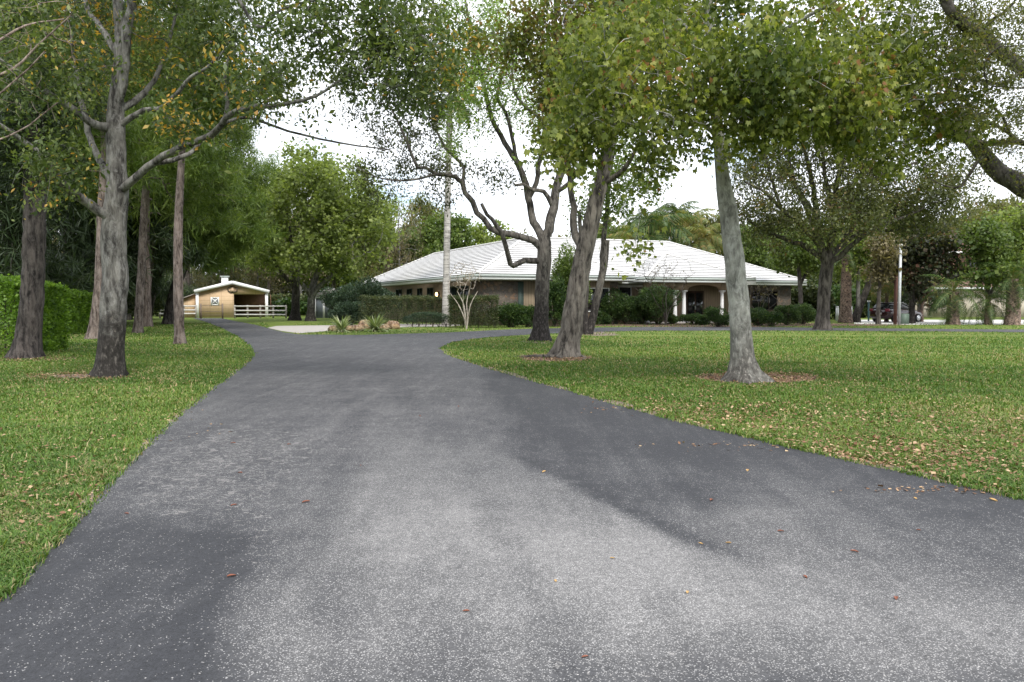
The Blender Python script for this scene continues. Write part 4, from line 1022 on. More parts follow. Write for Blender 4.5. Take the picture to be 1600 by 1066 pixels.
# --- big leaning tree left of centre lawn
t = Tree(24.2, seed=3); t.rs = .72
t.limb([(884,559,26),(889,530,24),(896,490,22.5),(904,440,21),(913,395,19.5),(922,355,18),(933,310,16.5),(944,265,14.5),(953,215,13),(964,165,11.5),(975,120,10),(984,60,8),(990,-40,6),(990,-140,3)], jit=.03)
t.limb([(908,392,8),(899,372,8),(896,350,8),(896,325,7),(892,295,6.5),(889,260,6),(880,220,5.5),(872,170,5),(866,100,4.5),(868,20,4),(862,-60,2.5)], 1.5)
t.limb([(946,288,6),(958,278,6.5),(972,268,6),(983,253,5),(992,236,4),(1010,200,3)], -1.2)
t.limb([(954,210,5),(930,170,4.4),(905,120,4),(890,60,3),(870,10,2)], -1.2)
t.limb([(968,150,5),(1000,110,4),(1040,60,3),(1060,0,2)], 1.6)
t.crown([(930,70,110,110,0,3.6,1.2),(885,150,55,90,0,2.6,1),(1020,50,110,80,.6,3,.9),(960,-90,190,80,0,4,.5),(880,215,34,40,-1,1.4,.8),(800,60,60,60,0,2,.4)], 560, minz=6, back=.1)
finish(t, 'leaning_tree', 'thick fissured trunk leaning right with exposed roots, between the two lawn trees', 'tree', bark_lean, L_olive, 50000, .10, .26, .018, 'wide', .6, .005, flare=.5, tonefn=lambda C, tn, r: np.where(C[:, 2] > 9.0, np.clip(tn + .18, 0, 1), tn))  # sunlit top painted in: leaves high in the crown take lighter tones
# surface roots of that tree
rt = MB(); b0 = G(884, 559)
for a, L, r0 in ((3.35, 1.5, .085), (3.05, 1.15, .07), (3.75, 1.0, .07), (4.3, .75, .08), (5.3, .7, .08), (2.7, .8, .05), (3.2, 1.7, .05)):
    P = []; Rr = []
    for k in range(9):
        u = k / 8; q = b0[:2] + np.array((math.cos(a + .3 * math.sin(u * 5 + a)), math.sin(a + .3 * math.sin(u * 5)))) * (.3 + L * u)
        P.append((q[0] - b0[0], q[1] - b0[1], .06 * (1 - u) - .015 + .02 * math.sin(u * 9 + a))); Rr.append(r0 * (1 - .75 * u))
    rt.tube(P, Rr, 8)
ro = rt.build('roots', bark_lean, None, smooth=True); ro.parent = [o for o in bpy.data.objects if o.name == 'leaning_tree'][0]

# --- contorted oak in the middle
t = Tree(34, seed=4); t.rs = .84
t.limb([(843,534,17),(845,505,14),(846,480,13.3),(847,450,13),(849,420,13.5),(850,395,13.5),(851,378,12)], jit=.03)
t.limb([(851,380,9),(858,350,9),(864,325,8.5),(868,300,8),(877,272,7),(886,240,6),(895,200,5),(905,150,4),(905,90,3)], 1)
t.limb([(850,385,8),(842,362,7.5),(834,345,7),(827,318,6.5),(822,290,6),(812,262,5.5),(800,243,5),(783,214,4.6),(768,185,4.3),(758,141,4),(750,110,3.5),(740,60,3),(730,20,2.4),(722,-50,1.6)], 1.5)
t.limb([(806,250,4),(800,215,3.6),(792,180,3.3),(777,150,3),(790,100,2.6),(800,50,2)], -1.5)
t.limb([(826,310,5),(838,285,4.6),(842,253,4.5),(850,225,4),(848,190,3.4),(822,168,3),(803,140,2.6),(801,90,2)], -1.2)
t.limb([(846,388,8),(832,376,6.5),(815,371,6),(800,367,6),(782,364,5.6),(766,357,5.2),(756,342,5),(746,331,5),(738,316,5),(728,302,4.6),(722,285,4.2),(712,276,4),(698,274,3.8),(682,272,3.4),(664,262,3.2),(653,262,3),(644,243,2.8),(637,225,2.6),(625,197,2.2),(611,169,1.8)], -1.5)
t.limb([(728,302,3.6),(724,280,3.4),(725,262,3.2),(712,246,3),(698,234,2.8),(690,220,2.5),(684,208,2.2),(676,170,1.6)], 1.2)
t.limb([(682,272,2.5),(650,280,2.2),(620,282,1.8),(585,276,1.3),(560,262,1)], -1)
t.limb([(842,408,7),(830,409,5.5),(820,407,5.2),(811,411,5.2),(803,415,5.4),(798,412,5),(795,400,4.4),(790,385,4.6),(787,370,4.4),(777,352,4),(760,335,3.4),(752,318,3)], -1.8, jit=.25)
t.limb([(862,318,5),(850,300,4),(832,297,3.6),(818,288,3),(805,290,2.4)], -1)
t.limb([(868,300,4.5),(890,285,4),(905,262,3.4),(915,240,2.5)], -1)
t.crown([(590,280,60,40,-1,1.5,.75),(650,215,90,60,0,2,.8),(700,265,60,40,-.6,1.5,.6),(740,160,70,80,0,2.6,.55),(790,110,80,110,0,3,.75),(740,30,110,70,1,3,.5),(850,120,60,110,0,3,.45),(790,270,60,40,-1,1.2,.3),(690,310,60,25,-1,1,.4),(620,130,110,80,.5,3,.8),(700,80,150,110,1,3,.7),(860,200,40,70,0,2,.5)], 1050, minz=4, back=.1)
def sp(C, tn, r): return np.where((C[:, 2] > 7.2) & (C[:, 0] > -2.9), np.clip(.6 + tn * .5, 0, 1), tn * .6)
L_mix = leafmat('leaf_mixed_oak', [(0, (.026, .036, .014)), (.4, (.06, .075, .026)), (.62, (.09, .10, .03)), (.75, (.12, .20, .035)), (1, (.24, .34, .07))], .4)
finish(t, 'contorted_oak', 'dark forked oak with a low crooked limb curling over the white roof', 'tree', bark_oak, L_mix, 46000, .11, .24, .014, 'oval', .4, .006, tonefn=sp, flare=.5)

# --- twin stems behind the leaning tree, with a sawn-off end
t = Tree(41, seed=5); t.rs = .85
t.limb([(916,522,9),(913,500,7),(914,470,6.5),(915,440,6),(914,410,5),(908,370,4),(905,330,3)], jit=.03)
t.limb([(920,520,9),(927,495,7.2),(933,465,7),(940,435,6.8),(945,405,6.4),(947,376,6)], .3, jit=.02)
t.limb([(938,442,5),(941,410,5),(942,380,4.8),(947,340,4.4),(950,300,3.8),(957,250,3),(965,200,2)], .9)
t.crown([(985,285,75,40,0,2.5,1),(960,330,30,40,0,1.5,.7),(1000,240,60,30,1,2,.7),(950,200,60,40,0,2,.5),(920,330,30,50,0,1.2,.6)], 150, minz=6, back=.15)
finish(t, 'slim_tree', 'slim two stemmed tree with one sawn off stem behind the leaning trunk', 'tree', bark_oak, L_green, 7000, .12, .28, .016, 'wide', .5, .006, flare=.4)

# --- spreading oak at the right middle
t = Tree(48, seed=6); t.rs = .78
t.limb([(1284,516,15),(1286,490,12.5),(1288,460,12.5),(1291,430,12.5),(1293,405,13)], jit=.02)
t.limb([(1292,412,8),(1280,385,7),(1262,362,6),(1243,345,5),(1220,325,4),(1195,300,3),(1165,285,2)], -2)
t.limb([(1290,405,8),(1282,375,7.4),(1277,340,6.4),(1272,300,5),(1262,255,4),(1250,210,3),(1240,160,2)], 2)
t.limb([(1296,402,8),(1300,370,7.4),(1303,330,6.4),(1307,290,5),(1318,240,4),(1330,190,3),(1340,140,2)], -1)
t.limb([(1298,408,7),(1312,385,6.4),(1328,360,5.4),(1350,338,4.4),(1380,318,3.6),(1420,300,2.6),(1450,290,2)], 2)
t.limb([(1300,412,6),(1318,395,5.4),(1340,375,4.6),(1365,358,4),(1400,345,3.2),(1440,328,2.4)], -3)
t.limb([(1300,340,5),(1325,300,4.2),(1355,260,3.4),(1390,230,2.4)], 2)
t.limb([(1276,345,4.6),(1250,300,4),(1225,265,3),(1200,240,2)], 1)
t.limb([(1288,412,7),(1268,392,5.5),(1240,378,4.6),(1205,365,3.6),(1170,345,2.6)], 1.5); t.limb([(1304,350,5),(1340,300,4),(1385,270,3),(1430,255,2)], -2); t.limb([(1282,380,5),(1262,330,4.2),(1240,280,3.4),(1228,220,2.4)], -2)
t.limb([(1318,388,5),(1350,362,4),(1400,360,3),(1455,350,2)], 1); t.limb([(1303,330,4.6),(1290,280,4),(1285,220,3),(1290,150,2)], 1); t.limb([(1220,325,3.4),(1200,260,2.8),(1190,210,2)], .5)
t.crown([(1200,300,70,65,0,4,1),(1280,240,110,90,0,5,1),(1385,270,110,75,0,5,1.35),(1440,330,75,45,-1,3.5,1.6),(1330,160,150,70,0,5,.6),(1350,320,60,40,-2,3,.8),(1180,230,60,60,0,3,.8),(1480,300,40,50,0,3,1),(1300,330,90,60,-3,3,.7),(1220,350,60,40,0,3,.9)], 1250, minz=6, back=.08)
finish(t, 'spreading_oak', 'wide spreading fine leaved oak with a smooth brown trunk right of the house', 'tree', bark_twig, L_dullgreen, 72000, .16, .36, .02, 'oval', .3, .008, flare=.35)

# --- oak standing outside the frame at the right, its limbs reach in
t = Tree(15.5, seed=7); t.rs = .85
t.limb([(1830,640,34),(1825,560,30),(1815,470,29),(1800,400,29)], jit=.02)
t.limb([(1800,405,24),(1740,365,22),(1670,325,20),(1600,293,18),(1566,271,16.5),(1535,240,14),(1505,208,12),(1480,198,10),(1453,184,8.5),(1420,150,7.5),(1385,110,7),(1358,82,6),(1330,40,4),(1300,0,3)], 3, jit=.1)
t.limb([(1805,410,20),(1760,310,18),(1700,200,15),(1650,140,13.5),(1600,108,12.5),(1560,78,11.5),(1530,55,11),(1508,44,11),(1494,28,10.5),(1480,8,10),(1462,-40,8),(1440,-100,5)], -1.5)
t.limb([(1505,210,5),(1525,222,5),(1549,226,5.5),(1575,222,6),(1610,224,6)], -1)
t.limb([(1540,245,4),(1520,265,3),(1503,290,2.4),(1480,292,1.6),(1450,278,1)], -.8)
t.limb([(1600,120,3),(1570,130,3.4),(1541,128,2.6),(1515,120,1.6)], -.8)
t.limb([(1530,60,3.4),(1545,35,3),(1575,15,2.4),(1600,-20,1.5)], -.6)
t.limb([(1600,215,4),(1565,200,3),(1535,190,2.2),(1500,180,1.4)], .8)
t.limb([(1600,195,3),(1560,175,2.4),(1520,150,1.6)], -1)
t.crown([(1540,130,75,75,-1.5,2.2,1),(1560,40,90,60,-1.5,2,1),(1430,60,90,70,1.2,2,1),(1540,250,60,30,-1,1.2,.35),(1640,170,80,120,-1,2.4,.6),(1380,120,60,60,1.6,1.4,.8),(1530,-60,160,60,-1,2.4,.5),(1570,200,50,40,.5,1,.8),(1480,100,90,90,1,2,1)], 1000, minz=3, back=.1)
finish(t, 'overhanging_oak', 'heavy dark limbs of a small leaved oak reaching in from beyond the right edge', 'tree', bark_oak, L_small, 48000, .05, .12, .012, 'oval', .3, .0035)

# ================================================================== CONIFERS AT THE LEFT
def conifer(name, D, pts, ell, n, nl, label, bark, leaf, size=.2, needles=1, seed=1, spread=.2, minz=3.5, group=None, shape='needle', droop=.3, limbs=(), dd=0, flare=.3, back=.02):
    t = Tree(D, seed=seed); t.rs = .84; t.limb(pts, dd, jit=.03)
    for l in limbs: t.limb(*l)
    t.crown(ell, n, minz=minz, back=back, curl=.05)
    return finish(t, name, label, 'tree', bark, leaf, nl, size, spread, .03, shape, droop, .008, group, flare, needles=needles)
conifer('conifer_tree', 23.6, [(40,562,26),(44,530,22.5),(49,480,20),(52,420,19.5),(54,350,19),(55,280,18),(53,200,16),(50,100,13),(48,0,10),(48,-100,6)],
        [(60,130,100,70,0,2.6,.8),(40,240,75,60,.5,2.2,.6),(80,20,120,70,0,3,.6),(20,60,60,60,0,2,.5)], 520, 5200, 'dark rough conifer trunk in front of the gap between the left hedges', bark_darkpine, L_dark, .26, 9, 31, .16, 3.8, flare=.42)
PINE_LIMBS = lambda x, y: ()
conifer('pine_tree', 43, [(215,523,8.5),(217,490,7.6),(219,450,7.2),(222,400,7),(225,340,6.8),(228,290,6.4),(231,220,5.5),(234,120,4.5),(236,20,3.2),(236,-60,2)],
        [(250,170,100,80,0,4.5,1),(310,250,90,60,1.5,4,1.3),(340,320,60,42,2,3,1.2),(200,60,110,60,0,4,.6),(330,150,80,60,1,4,.8)], 470, 7500, 'tall slim pine trunk between the blackened oak and the bare brown pine', bark_pine, L_pine, .33, 9, 32, .22, 5)
conifer('pine_tree', 31.5, [(281,540,10),(280,505,8.8),(278,450,8.6),(278,400,8.2),(279,350,7.8),(281,300,7),(284,240,5.8),(287,160,4.8),(290,60,3.4),(292,-40,2)],
        [(300,120,90,80,0,3,.8),(340,190,60,50,1,2.4,.6),(280,20,110,70,0,3,.6)], 300, 4200, 'straight bare brown pine trunk standing closest to the bend of the driveway', bark_pine, L_pine, .3, 9, 33, .2, 6.5)
conifer('pine_tree', 36, [(146,531,13),(150,505,11),(155,460,10.4),(158,400,9.6),(160,330,8.8),(163,240,7),(165,120,5),(166,0,3)],
        [(150,150,110,90,1,3.5,1),(120,260,90,55,1.5,3,.8),(210,230,70,60,1,3,.8)], 330, 5200, 'reddish pine trunk half hidden behind the blackened oak', bark_pine, L_pine, .3, 9, 34, .2, 5)
conifer('pine_tree', 60, [(262,506,9),(266,480,9),(274,450,9),(288,415,8),(300,380,7),(308,330,5),(312,270,4),(315,200,2)],
        [(330,330,70,55,0,5,1),(380,350,40,45,1,4,1.2),(300,390,60,35,0,4,.8),(360,270,60,50,1,4,.9),(330,200,70,60,1,4,.6)], 420, 6800, 'dark pine leaning right with bright needles, behind the bare brown pine', bark_darkpine, L_pine, .5, 8, 35, .3, 4.6)
conifer('pine_tree', 62, [(232,501,5),(238,470,4.6),(246,440,4.2),(256,405,4),(262,350,3.4),(266,280,2.4)],
        [(250,340,60,55,1,4,1),(220,270,60,60,1,4,1),(290,280,60,50,1,4,.8)], 260, 4200, 'thin dark leaning pine at the back of the left stand', bark_darkpine, L_dark, .5, 8, 36, .3, 5)
conifer('pine_tree', 56, [(228,502,4.4),(229,470,4.2),(236,420,4),(240,360,3.6),(244,280,3),(246,190,2)],
        [(190,300,60,60,1,4,1),(240,230,70,60,1,4,.8),(270,380,45,40,0,3,.7)], 260, 4200, 'thin upright pine stem just left of the leaning pair', bark_pine, L_dark, .5, 8, 37, .3, 4.4)

# --- pair of bright maples on the far lawn
t = Tree(72, seed=41)
t.limb([(461,501,8),(462,480,6.6),(462,455,6),(462,435,5.4),(458,400,4),(450,350,3),(445,300,2)], jit=.03)
t.limb([(462,452,4),(448,435,3.4),(435,420,2.8),(420,395,2)], -1); t.limb([(463,440,4),(480,410,3),(492,370,2.2)], 2)
t.crown([(440,360,65,75,0,5.5,1),(428,402,36,24,-1,3,1.2),(470,290,60,55,0,5,.9),(520,330,60,50,1,4,.8)], 330, minz=3.6, back=.1)
finish(t, 'maple_tree', 'left one of two bright green maples on the lawn right of the barn', 'tree', bark_oak, L_bright, 15000, .21, .42, .03, 'lobed', .4, .012, flare=.35)
t = Tree(70, seed=42)
t.limb([(485,502,7.5),(486,485,6),(487,465,5.8),(488,450,5.6),(494,430,4.6),(502,400,4),(510,350,3),(515,290,2)], jit=.03)
t.limb([(488,462,4),(475,448,3.4),(462,432,3),(448,415,2.2)], -1.5); t.limb([(489,458,3.6),(505,442,3),(525,425,2.4),(550,405,1.8)], -1.5)
t.crown([(540,340,80,65,0,5.5,1),(510,280,75,50,0,5,.9),(590,350,40,50,0,4,1.1),(500,400,60,35,-1.5,3,1.1),(560,410,45,22,-1,3,.9)], 430, minz=3.6, back=.1)
finish(t, 'maple_tree', 'right one of two bright green maples, with a low forked pale trunk', 'tree', bark_grey, L_bright, 21000, .21, .42, .03, 'lobed', .4, .012, flare=.35)

# --- bare twigs of a tree standing outside the frame at the left
t = Tree(13.0, seed=51)
t.limb([(-330,700,14),(-320,560,12),(-300,400,11),(-260,260,9),(-200,160,7),(-120,110,4.5),(-40,125,3),(20,108,2),(60,70,1.4),(110,25,.9)], jit=.03)
t.limb([(-200,160,5),(-100,60,4),(-20,70,2.6),(40,40,1.6),(100,30,1)], 1)
t.limb([(-120,110,3),(-40,165,2),(30,120,1.4),(70,80,1)], -.6)
t.limb([(-230,210,5),(-120,200,3),(-40,225,2),(30,205,1.3),(90,160,.8)], .6)
t.crown([(60,50,80,55,0,1.2,1),(20,150,60,60,0,1,.8),(-120,60,120,90,0,1.6,.5)], 170, minz=3, back=.05)
finish(t, 'bare_tree', 'bare pinkish brown twigs reaching in at the upper left corner of the view', 'tree', barkmat('bark_pink_twig', (.36, .29, .25), (.18, .13, .11), 9, .3), L_autumn, 900, .07, .08, .012, 'oval', .5, .003)
# ================================================================== SHRUBS, HEDGES, PALMS
L_hedge = leafmat('hedge_bright', [(0, (.05, .10, .016)), (.5, (.14, .25, .035)), (1, (.27, .40, .07))], .45)
L_box = leafmat('hedge_dark', [(0, (.026, .038, .016)), (.5, (.065, .085, .034)), (.85, (.13, .15, .06)), (1, (.18, .13, .07))], .25)
L_jun = leafmat('juniper', [(0, (.014, .028, .016)), (.5, (.035, .065, .035)), (1, (.08, .115, .055))], .2)
L_shrub = leafmat('shrub_green', [(0, (.015, .032, .010)), (.5, (.04, .08, .02)), (1, (.11, .16, .04))], .3)
L_strap = leafmat('variegated_strap', [(0, (.10, .16, .06)), (.5, (.26, .31, .15)), (1, (.50, .52, .32))], .3)
L_palm = leafmat('palm_green', [(0, (.025, .05, .012)), (.5, (.06, .11, .025)), (.85, (.12, .16, .05)), (1, (.24, .19, .08))], .3)
L_gold = leafmat('palm_gold', [(0, (.08, .11, .03)), (.6, (.17, .20, .055)), (1, (.30, .22, .08))], .35)
L_purple = leafmat('magnolia_dark', [(0, (.016, .018, .012)), (.6, (.035, .045, .018)), (.85, (.09, .045, .03)), (1, (.14, .07, .045))], .2)
stem_m = barkmat('stem_brown', (.15, .12, .095), (.05, .04, .034), 9, .3)
stem_pale = barkmat('stem_pale', (.52, .46, .40), (.28, .23, .19), 9, .4, lichen=(.6, .56, .5), bstr=.3)
def hedge_box(name, a, b_, thick, ht, z0, n, size, mat, label, cat='hedge', round_=.25, seed=1, shape='oval', lumps=.08, stems=0, prof=None, group=None):
    """clipped hedge between ground points a and b: leafy shell with depth, twigs inside"""
    r = np.random.default_rng(seed); a = np.array(a, float)[:2]; b_ = np.array(b_, float)[:2]; d = b_ - a; L = np.linalg.norm(d); t = d / L; nr = np.array((-t[1], t[0]))
    root = empty(name, (a[0], a[1], 0), label, cat, group)
    u = r.random(n) * L; s = r.random(n) * 2 - 1; z = r.random(n)
    # push most leaves out to the nearest face (front, back, top)
    face = r.choice(4, n, p=[.46, .12, .34, .08]); dep = r.exponential(.09, n)
    s = np.where(face == 0, -1 + dep / (thick / 2), np.where(face == 1, 1 - dep / (thick / 2), s)); z = np.where(face == 2, 1 - dep / (ht - z0), z); u = np.where(face == 3, np.where(r.random(n) < .5, dep, L - dep), u)
    hh = (ht - z0) * (1 if prof is None else prof(u / L))
    w_ = 1 + lumps * np.sin(u * 2.7 + seed) * np.sin(z * 5 + u) + r.normal(0, .02, n)
    rd = 1 - round_ * np.clip(z - .75, 0, 1)**2 * 8 * (np.abs(s)**2)
    p = np.c_[t[0] * u + nr[0] * s * thick / 2 * w_, t[1] * u + nr[1] * s * thick / 2 * w_, z0 + z * hh * (w_ * .3 + .7) * rd]
    p += r.normal(0, .03, p.shape)
    # gaps
    k = np.sin(p[:, 0] * 4.1 + seed) * np.sin(p[:, 2] * 6.3) * np.sin(p[:, 1] * 3.3 + u * 2); keep = (k < .55) | (r.random(n) < .35); p = p[keep]; k = k[keep]
    dr = np.c_[r.normal(0, .7, len(p)) - nr[0] * .5, r.normal(0, .7, len(p)) - nr[1] * .5, r.random(len(p)) * .6]
    tn = np.clip(.45 - .3 * k + r.normal(0, .2, len(p)) , 0, 1)
    leaves('foliage', p, np.zeros(3), size, mat, root, r, shape, 0, .3, tone=tn, dirs=dr)
    sm = MB(); ns = max(3, int(L / .45))
    for i in range(ns):
        uu = (i + .5 + r.random() * .4) / ns * L; s0 = r.random() * .5 - .25
        h_ = ht * (1 if prof is None else prof(uu / L)) * .85
        for j in range(3):
            e = r.normal(0, .22, 2); sm.tube([(t[0] * uu + nr[0] * s0, t[1] * uu + nr[1] * s0, -.03), (t[0] * uu + nr[0] * s0 + e[0] * .4, t[1] * uu + nr[1] * s0 + e[1] * .4, h_ * .5), (t[0] * uu + nr[0] * s0 + e[0], t[1] * uu + nr[1] * s0 + e[1], h_)], [.022, .016, .008], 4, cap=False)
    sm.build('stems', stem_m, root); return root
def bush(name, px, py, w_, ht, n, size, mat, label, cat='shrub', seed=1, shape='oval', dy=None, z0=.05, blobs=7, group=None, loc=None, dens=.12, droop=0.):
    """loose shrub: several leafy lobes on forking stems"""
    r = np.random.default_rng(seed); p0 = G(px, py) if loc is None else np.array(loc, float); root = empty(name, p0, label, cat, group); dy = dy or w_ * .8
    P = []; sm = MB(); per = n // (blobs + 1)
    cs = [(0, 0, ht * .5, w_ * .36, dy * .36, ht * .46)]
    for i in range(blobs):
        a = 2 * math.pi * i / blobs + r.random(); q = .55 + .3 * r.random(); hz = ht * (.30 + .5 * r.random())
        cs.append((math.cos(a) * w_ * .5 * q * .8, math.sin(a) * dy * .5 * q * .8, hz, w_ * (.16 + .1 * r.random()), dy * .2, ht * (.16 + .1 * r.random())))
    for c_ in cs:
        m_ = int(per * (2 if c_ is cs[0] else 1)); v = unit(r.normal(0, 1, (m_, 3))) * (1 - r.exponential(dens, m_)).clip(.1, 1.1)[:, None]
        v = v * (1 + .12 * np.sin(v[:, :1] * 9 + seed) * np.sin(v[:, 2:] * 8))
        P.append(np.array(c_[:3]) + v * np.array(c_[3:6])); 
        for j in range(2):
            e = np.array(c_[:3]) + r.normal(0, .3, 3) * np.array(c_[3:6]); sm.tube([(e[0] * .1, e[1] * .1, -.03), (e[0] * .5, e[1] * .5, e[2] * .5), tuple(e)], [.03, .02, .008], 4, cap=False)
    P = np.vstack(P); P = P[P[:, 2] > z0]
    k = np.sin(P[:, 0] * 5 + seed) * np.sin(P[:, 2] * 6) * np.sin(P[:, 1] * 5); dr = P - np.array((0, 0, ht * .4)); dr = unit(dr) * .8 + r.normal(0, .5, P.shape); dr[:, 2] -= droop
    leaves('foliage', P, np.zeros(3), size, mat, root, r, shape, 0, .3, tone=np.clip(.45 + .35 * k + r.normal(0, .2, len(P)), 0, 1), dirs=dr)
    sm.build('stems', stem_m, root); return root

# hedges at the left edge
hedge_box('clipped_hedge', (-16.15, 24.5), (-16.3, 27.6), 3.0, 2.36, .02, 30000, .075, L_hedge, 'bright green clipped hedge cut off by the left edge, nearer of the two', seed=3, shape='wide', lumps=.03)
hedge_box('clipped_hedge', (-21.9, 34.8), (-23.1, 43.5), 2.2, 2.22, .02, 42000, .095, L_hedge, 'bright green clipped hedge running back between the conifer and the blackened oak', seed=4, shape='wide', lumps=.03)
# clipped dark hedge and planting round the island by the garage
hedge_box('box_hedge', G(566, 509.5), G(684, 507.5), 1.5, 2.0, .12, 30000, .075, L_box, 'dark clipped hedge before the left side of the house, left of the palm', seed=5)
hedge_box('box_hedge', G(702, 512), G(778, 512), 1.3, 1.98, .10, 20000, .075, L_box, 'dark clipped hedge under the roof corner, right of the palm', seed=6)
hedge_box('mounded_shrub', G(636, 510.5), G(700, 511), 1.5, .95, .28, 14000, .05, L_jun, 'low clipped mound of dark green on bare stems at the foot of the palm', 'shrub', seed=7, prof=lambda u: .35 + .65 * np.sin(math.pi * np.clip(u, 0.02, .98))**.5 if not np.isscalar(u) else .35 + .65 * math.sin(math.pi * min(.98, max(.02, u)))**.5)
bush('juniper', 568, 505.5, 5.0, 3.45, 26000, .11, L_jun, 'big billowing dark juniper behind the hedge left of the house', seed=8, blobs=12, dy=3.5, dens=.2)
bush('juniper', 532, 504.5, 2.9, 2.6, 12000, .11, L_jun, 'smaller dark juniper at the left end of the island hedge', seed=9, blobs=8, dens=.2)
bush('juniper', 548, 508.5, 2.6, 1.7, 11000, .09, L_jun, 'low spreading dark juniper behind the left spiky plant', seed=10, blobs=8, dens=.2)
bush('leafy_shrub', 798, 511.6, 2.6, 1.6, 9000, .10, L_shrub, 'leafy shrub at the right end of the hedge before the stone wall', seed=11)
bush('leafy_shrub', 826, 511.2, 2.0, 1.4, 7000, .10, L_shrub, 'leafy shrub left of the contorted oak trunk', seed=12)
bush('climbing_shrub', 893, 510.2, 2.6, 5.4, 17000, .13, L_green, 'tall leafy shrub reaching above the eave behind the leaning trunk', seed=13, blobs=14, dens=.25)
bush('climbing_shrub', 868, 510.8, 1.6, 3.2, 7000, .12, L_shrub, 'leafy shrub seen between the contorted oak and the leaning trunk', seed=14, blobs=9, dens=.25)
for i, (px, py, w_, h_, lab) in enumerate([(955,507,2.1,2.6,'leafy shrub right of the twin stemmed tree'),(978,507,2.3,2.2,'leafy shrub under the dark window'),(1002,507,2.1,2.1,'leafy shrub right of the dark window'),(1028,507.5,2.8,3.0,'tall dark shrub left of the portico columns'),(1050,506.5,.9,.7,'low shrub at the foot of the first columns'),
        (1085,507.5,2.2,.8,'low straggly shrub below the portico arch'),(1122,511,1.9,1.3,'rounded dark shrub in front of the right columns'),(1100,508,1.2,.7,'low shrub left of the rounded dark shrub'),(1185,509,2.0,1.2,'shrub right of the pale trunk by the bench'),(1205,510.5,1.6,1.0,'low dark shrub at the foot of the white garden post'),
        (1230,508,2.0,1.4,'shrub at the right corner of the house'),(1255,507,2.0,1.6,'dark shrub left of the spreading oak trunk'),(940,507.3,1.3,1.0,'small shrub at the foot of the twin stemmed tree')]):
    bush('leafy_shrub', px, py, w_, h_, int(3800 * w_ * h_ / 2 + 1500), .085, L_shrub, lab, seed=20 + i, blobs=7)
# spiky variegated plants
def spiky(px, py, R, label, seed):
    r = np.random.default_rng(seed); p0 = G(px, py); root = empty('spiky_plant', p0, label, 'plant'); V = []; F = []; tn = []
    for i in range(190):
        a = r.random() * 6.283; el = .1 + 1.05 * r.random()**.9; L = R * (.75 + .4 * r.random()); w_ = .035; o_ = len(V); tt = r.random()
        for k in range(6):
            u = k / 5; x = math.cos(el) * L * u; z = math.sin(el) * L * u - .55 * L * u * u * (1.1 - el / 1.6) + .06
            c_ = np.array((math.cos(a) * x, math.sin(a) * x, z)); sd_ = np.array((-math.sin(a), math.cos(a), 0)) * w_ * (1 - u**2 * .95)
            V += [c_ - sd_, c_ + sd_]; tn += [tt, tt]
        F += [(o_ + 2*k, o_ + 2*k + 1, o_ + 2*k + 3, o_ + 2*k + 2) for k in range(5)]
    mk('leaves', V, np.array(F), L_strap, root, tone=tn); MB().tube([(0, 0, -.03), (0, 0, .2)], .1, 8).build('crown_base', stem_m, root)
spiky(534, 519, 1.2, 'left of two spiky variegated plants by the boulders', 1); spiky(586, 518, 1.4, 'right, paler and larger of two spiky plants by the boulders', 2)

# crape myrtles: pale bare stems
def myrtle(px, py, top, spread, label, seed, bark, nst=5):
    D = G(px, py)[1]; t = Tree(D, seed=seed); r = random.Random(seed); t.step = .25
    t.base = G(px, py); t.grown0 = 0; ht = 1.6 + (472 - top) / FOC * D; w_ = spread / FOC * D
    for k in range(nst):
        a = 2 * math.pi * k / nst + r.random(); s0 = .15; s1 = w_ * (.25 + .3 * r.random())
        t.wlimb([(math.cos(a) * s0 * .3, math.sin(a) * s0 * .3, -.05, .04), (math.cos(a) * s0, math.sin(a) * s0, ht * .15, .036), (math.cos(a) * s1 * .5, math.sin(a) * s1 * .5, ht * .34, .03), (math.cos(a + .3) * s1, math.sin(a + .3) * s1, ht * .52, .02)]) if k else t.wlimb([(0, 0, -.05, .045), (.05, 0, ht * .2, .036), (.0, 0, ht * .35, .03), (.15, 0, ht * .52, .02)])
    t.grown0 = t.n; t.wcrown([(0, 0, ht * .74, w_ * .5, w_ * .45, ht * .24)], 120, minz=ht * .4, back=.0, curl=.15)
    return finish(t, 'crape_myrtle', label, 'shrub', bark, L_brown, 260, .09, .05, .02, 'oval', .3, .009, flare=0)
myrtle(729, 514, 402, 60, 'bare crape myrtle with pale forked stems before the hedge under the roof corner', 61, stem_pale)
myrtle(1040, 508, 395, 95, 'bare reddish crape myrtle fanning over the portico roof', 62, bark_twig, 6)
myrtle(1190, 508.5, 440, 60, 'bare brown crape myrtle before the stone wall right of the portico', 63, bark_twig, 5)

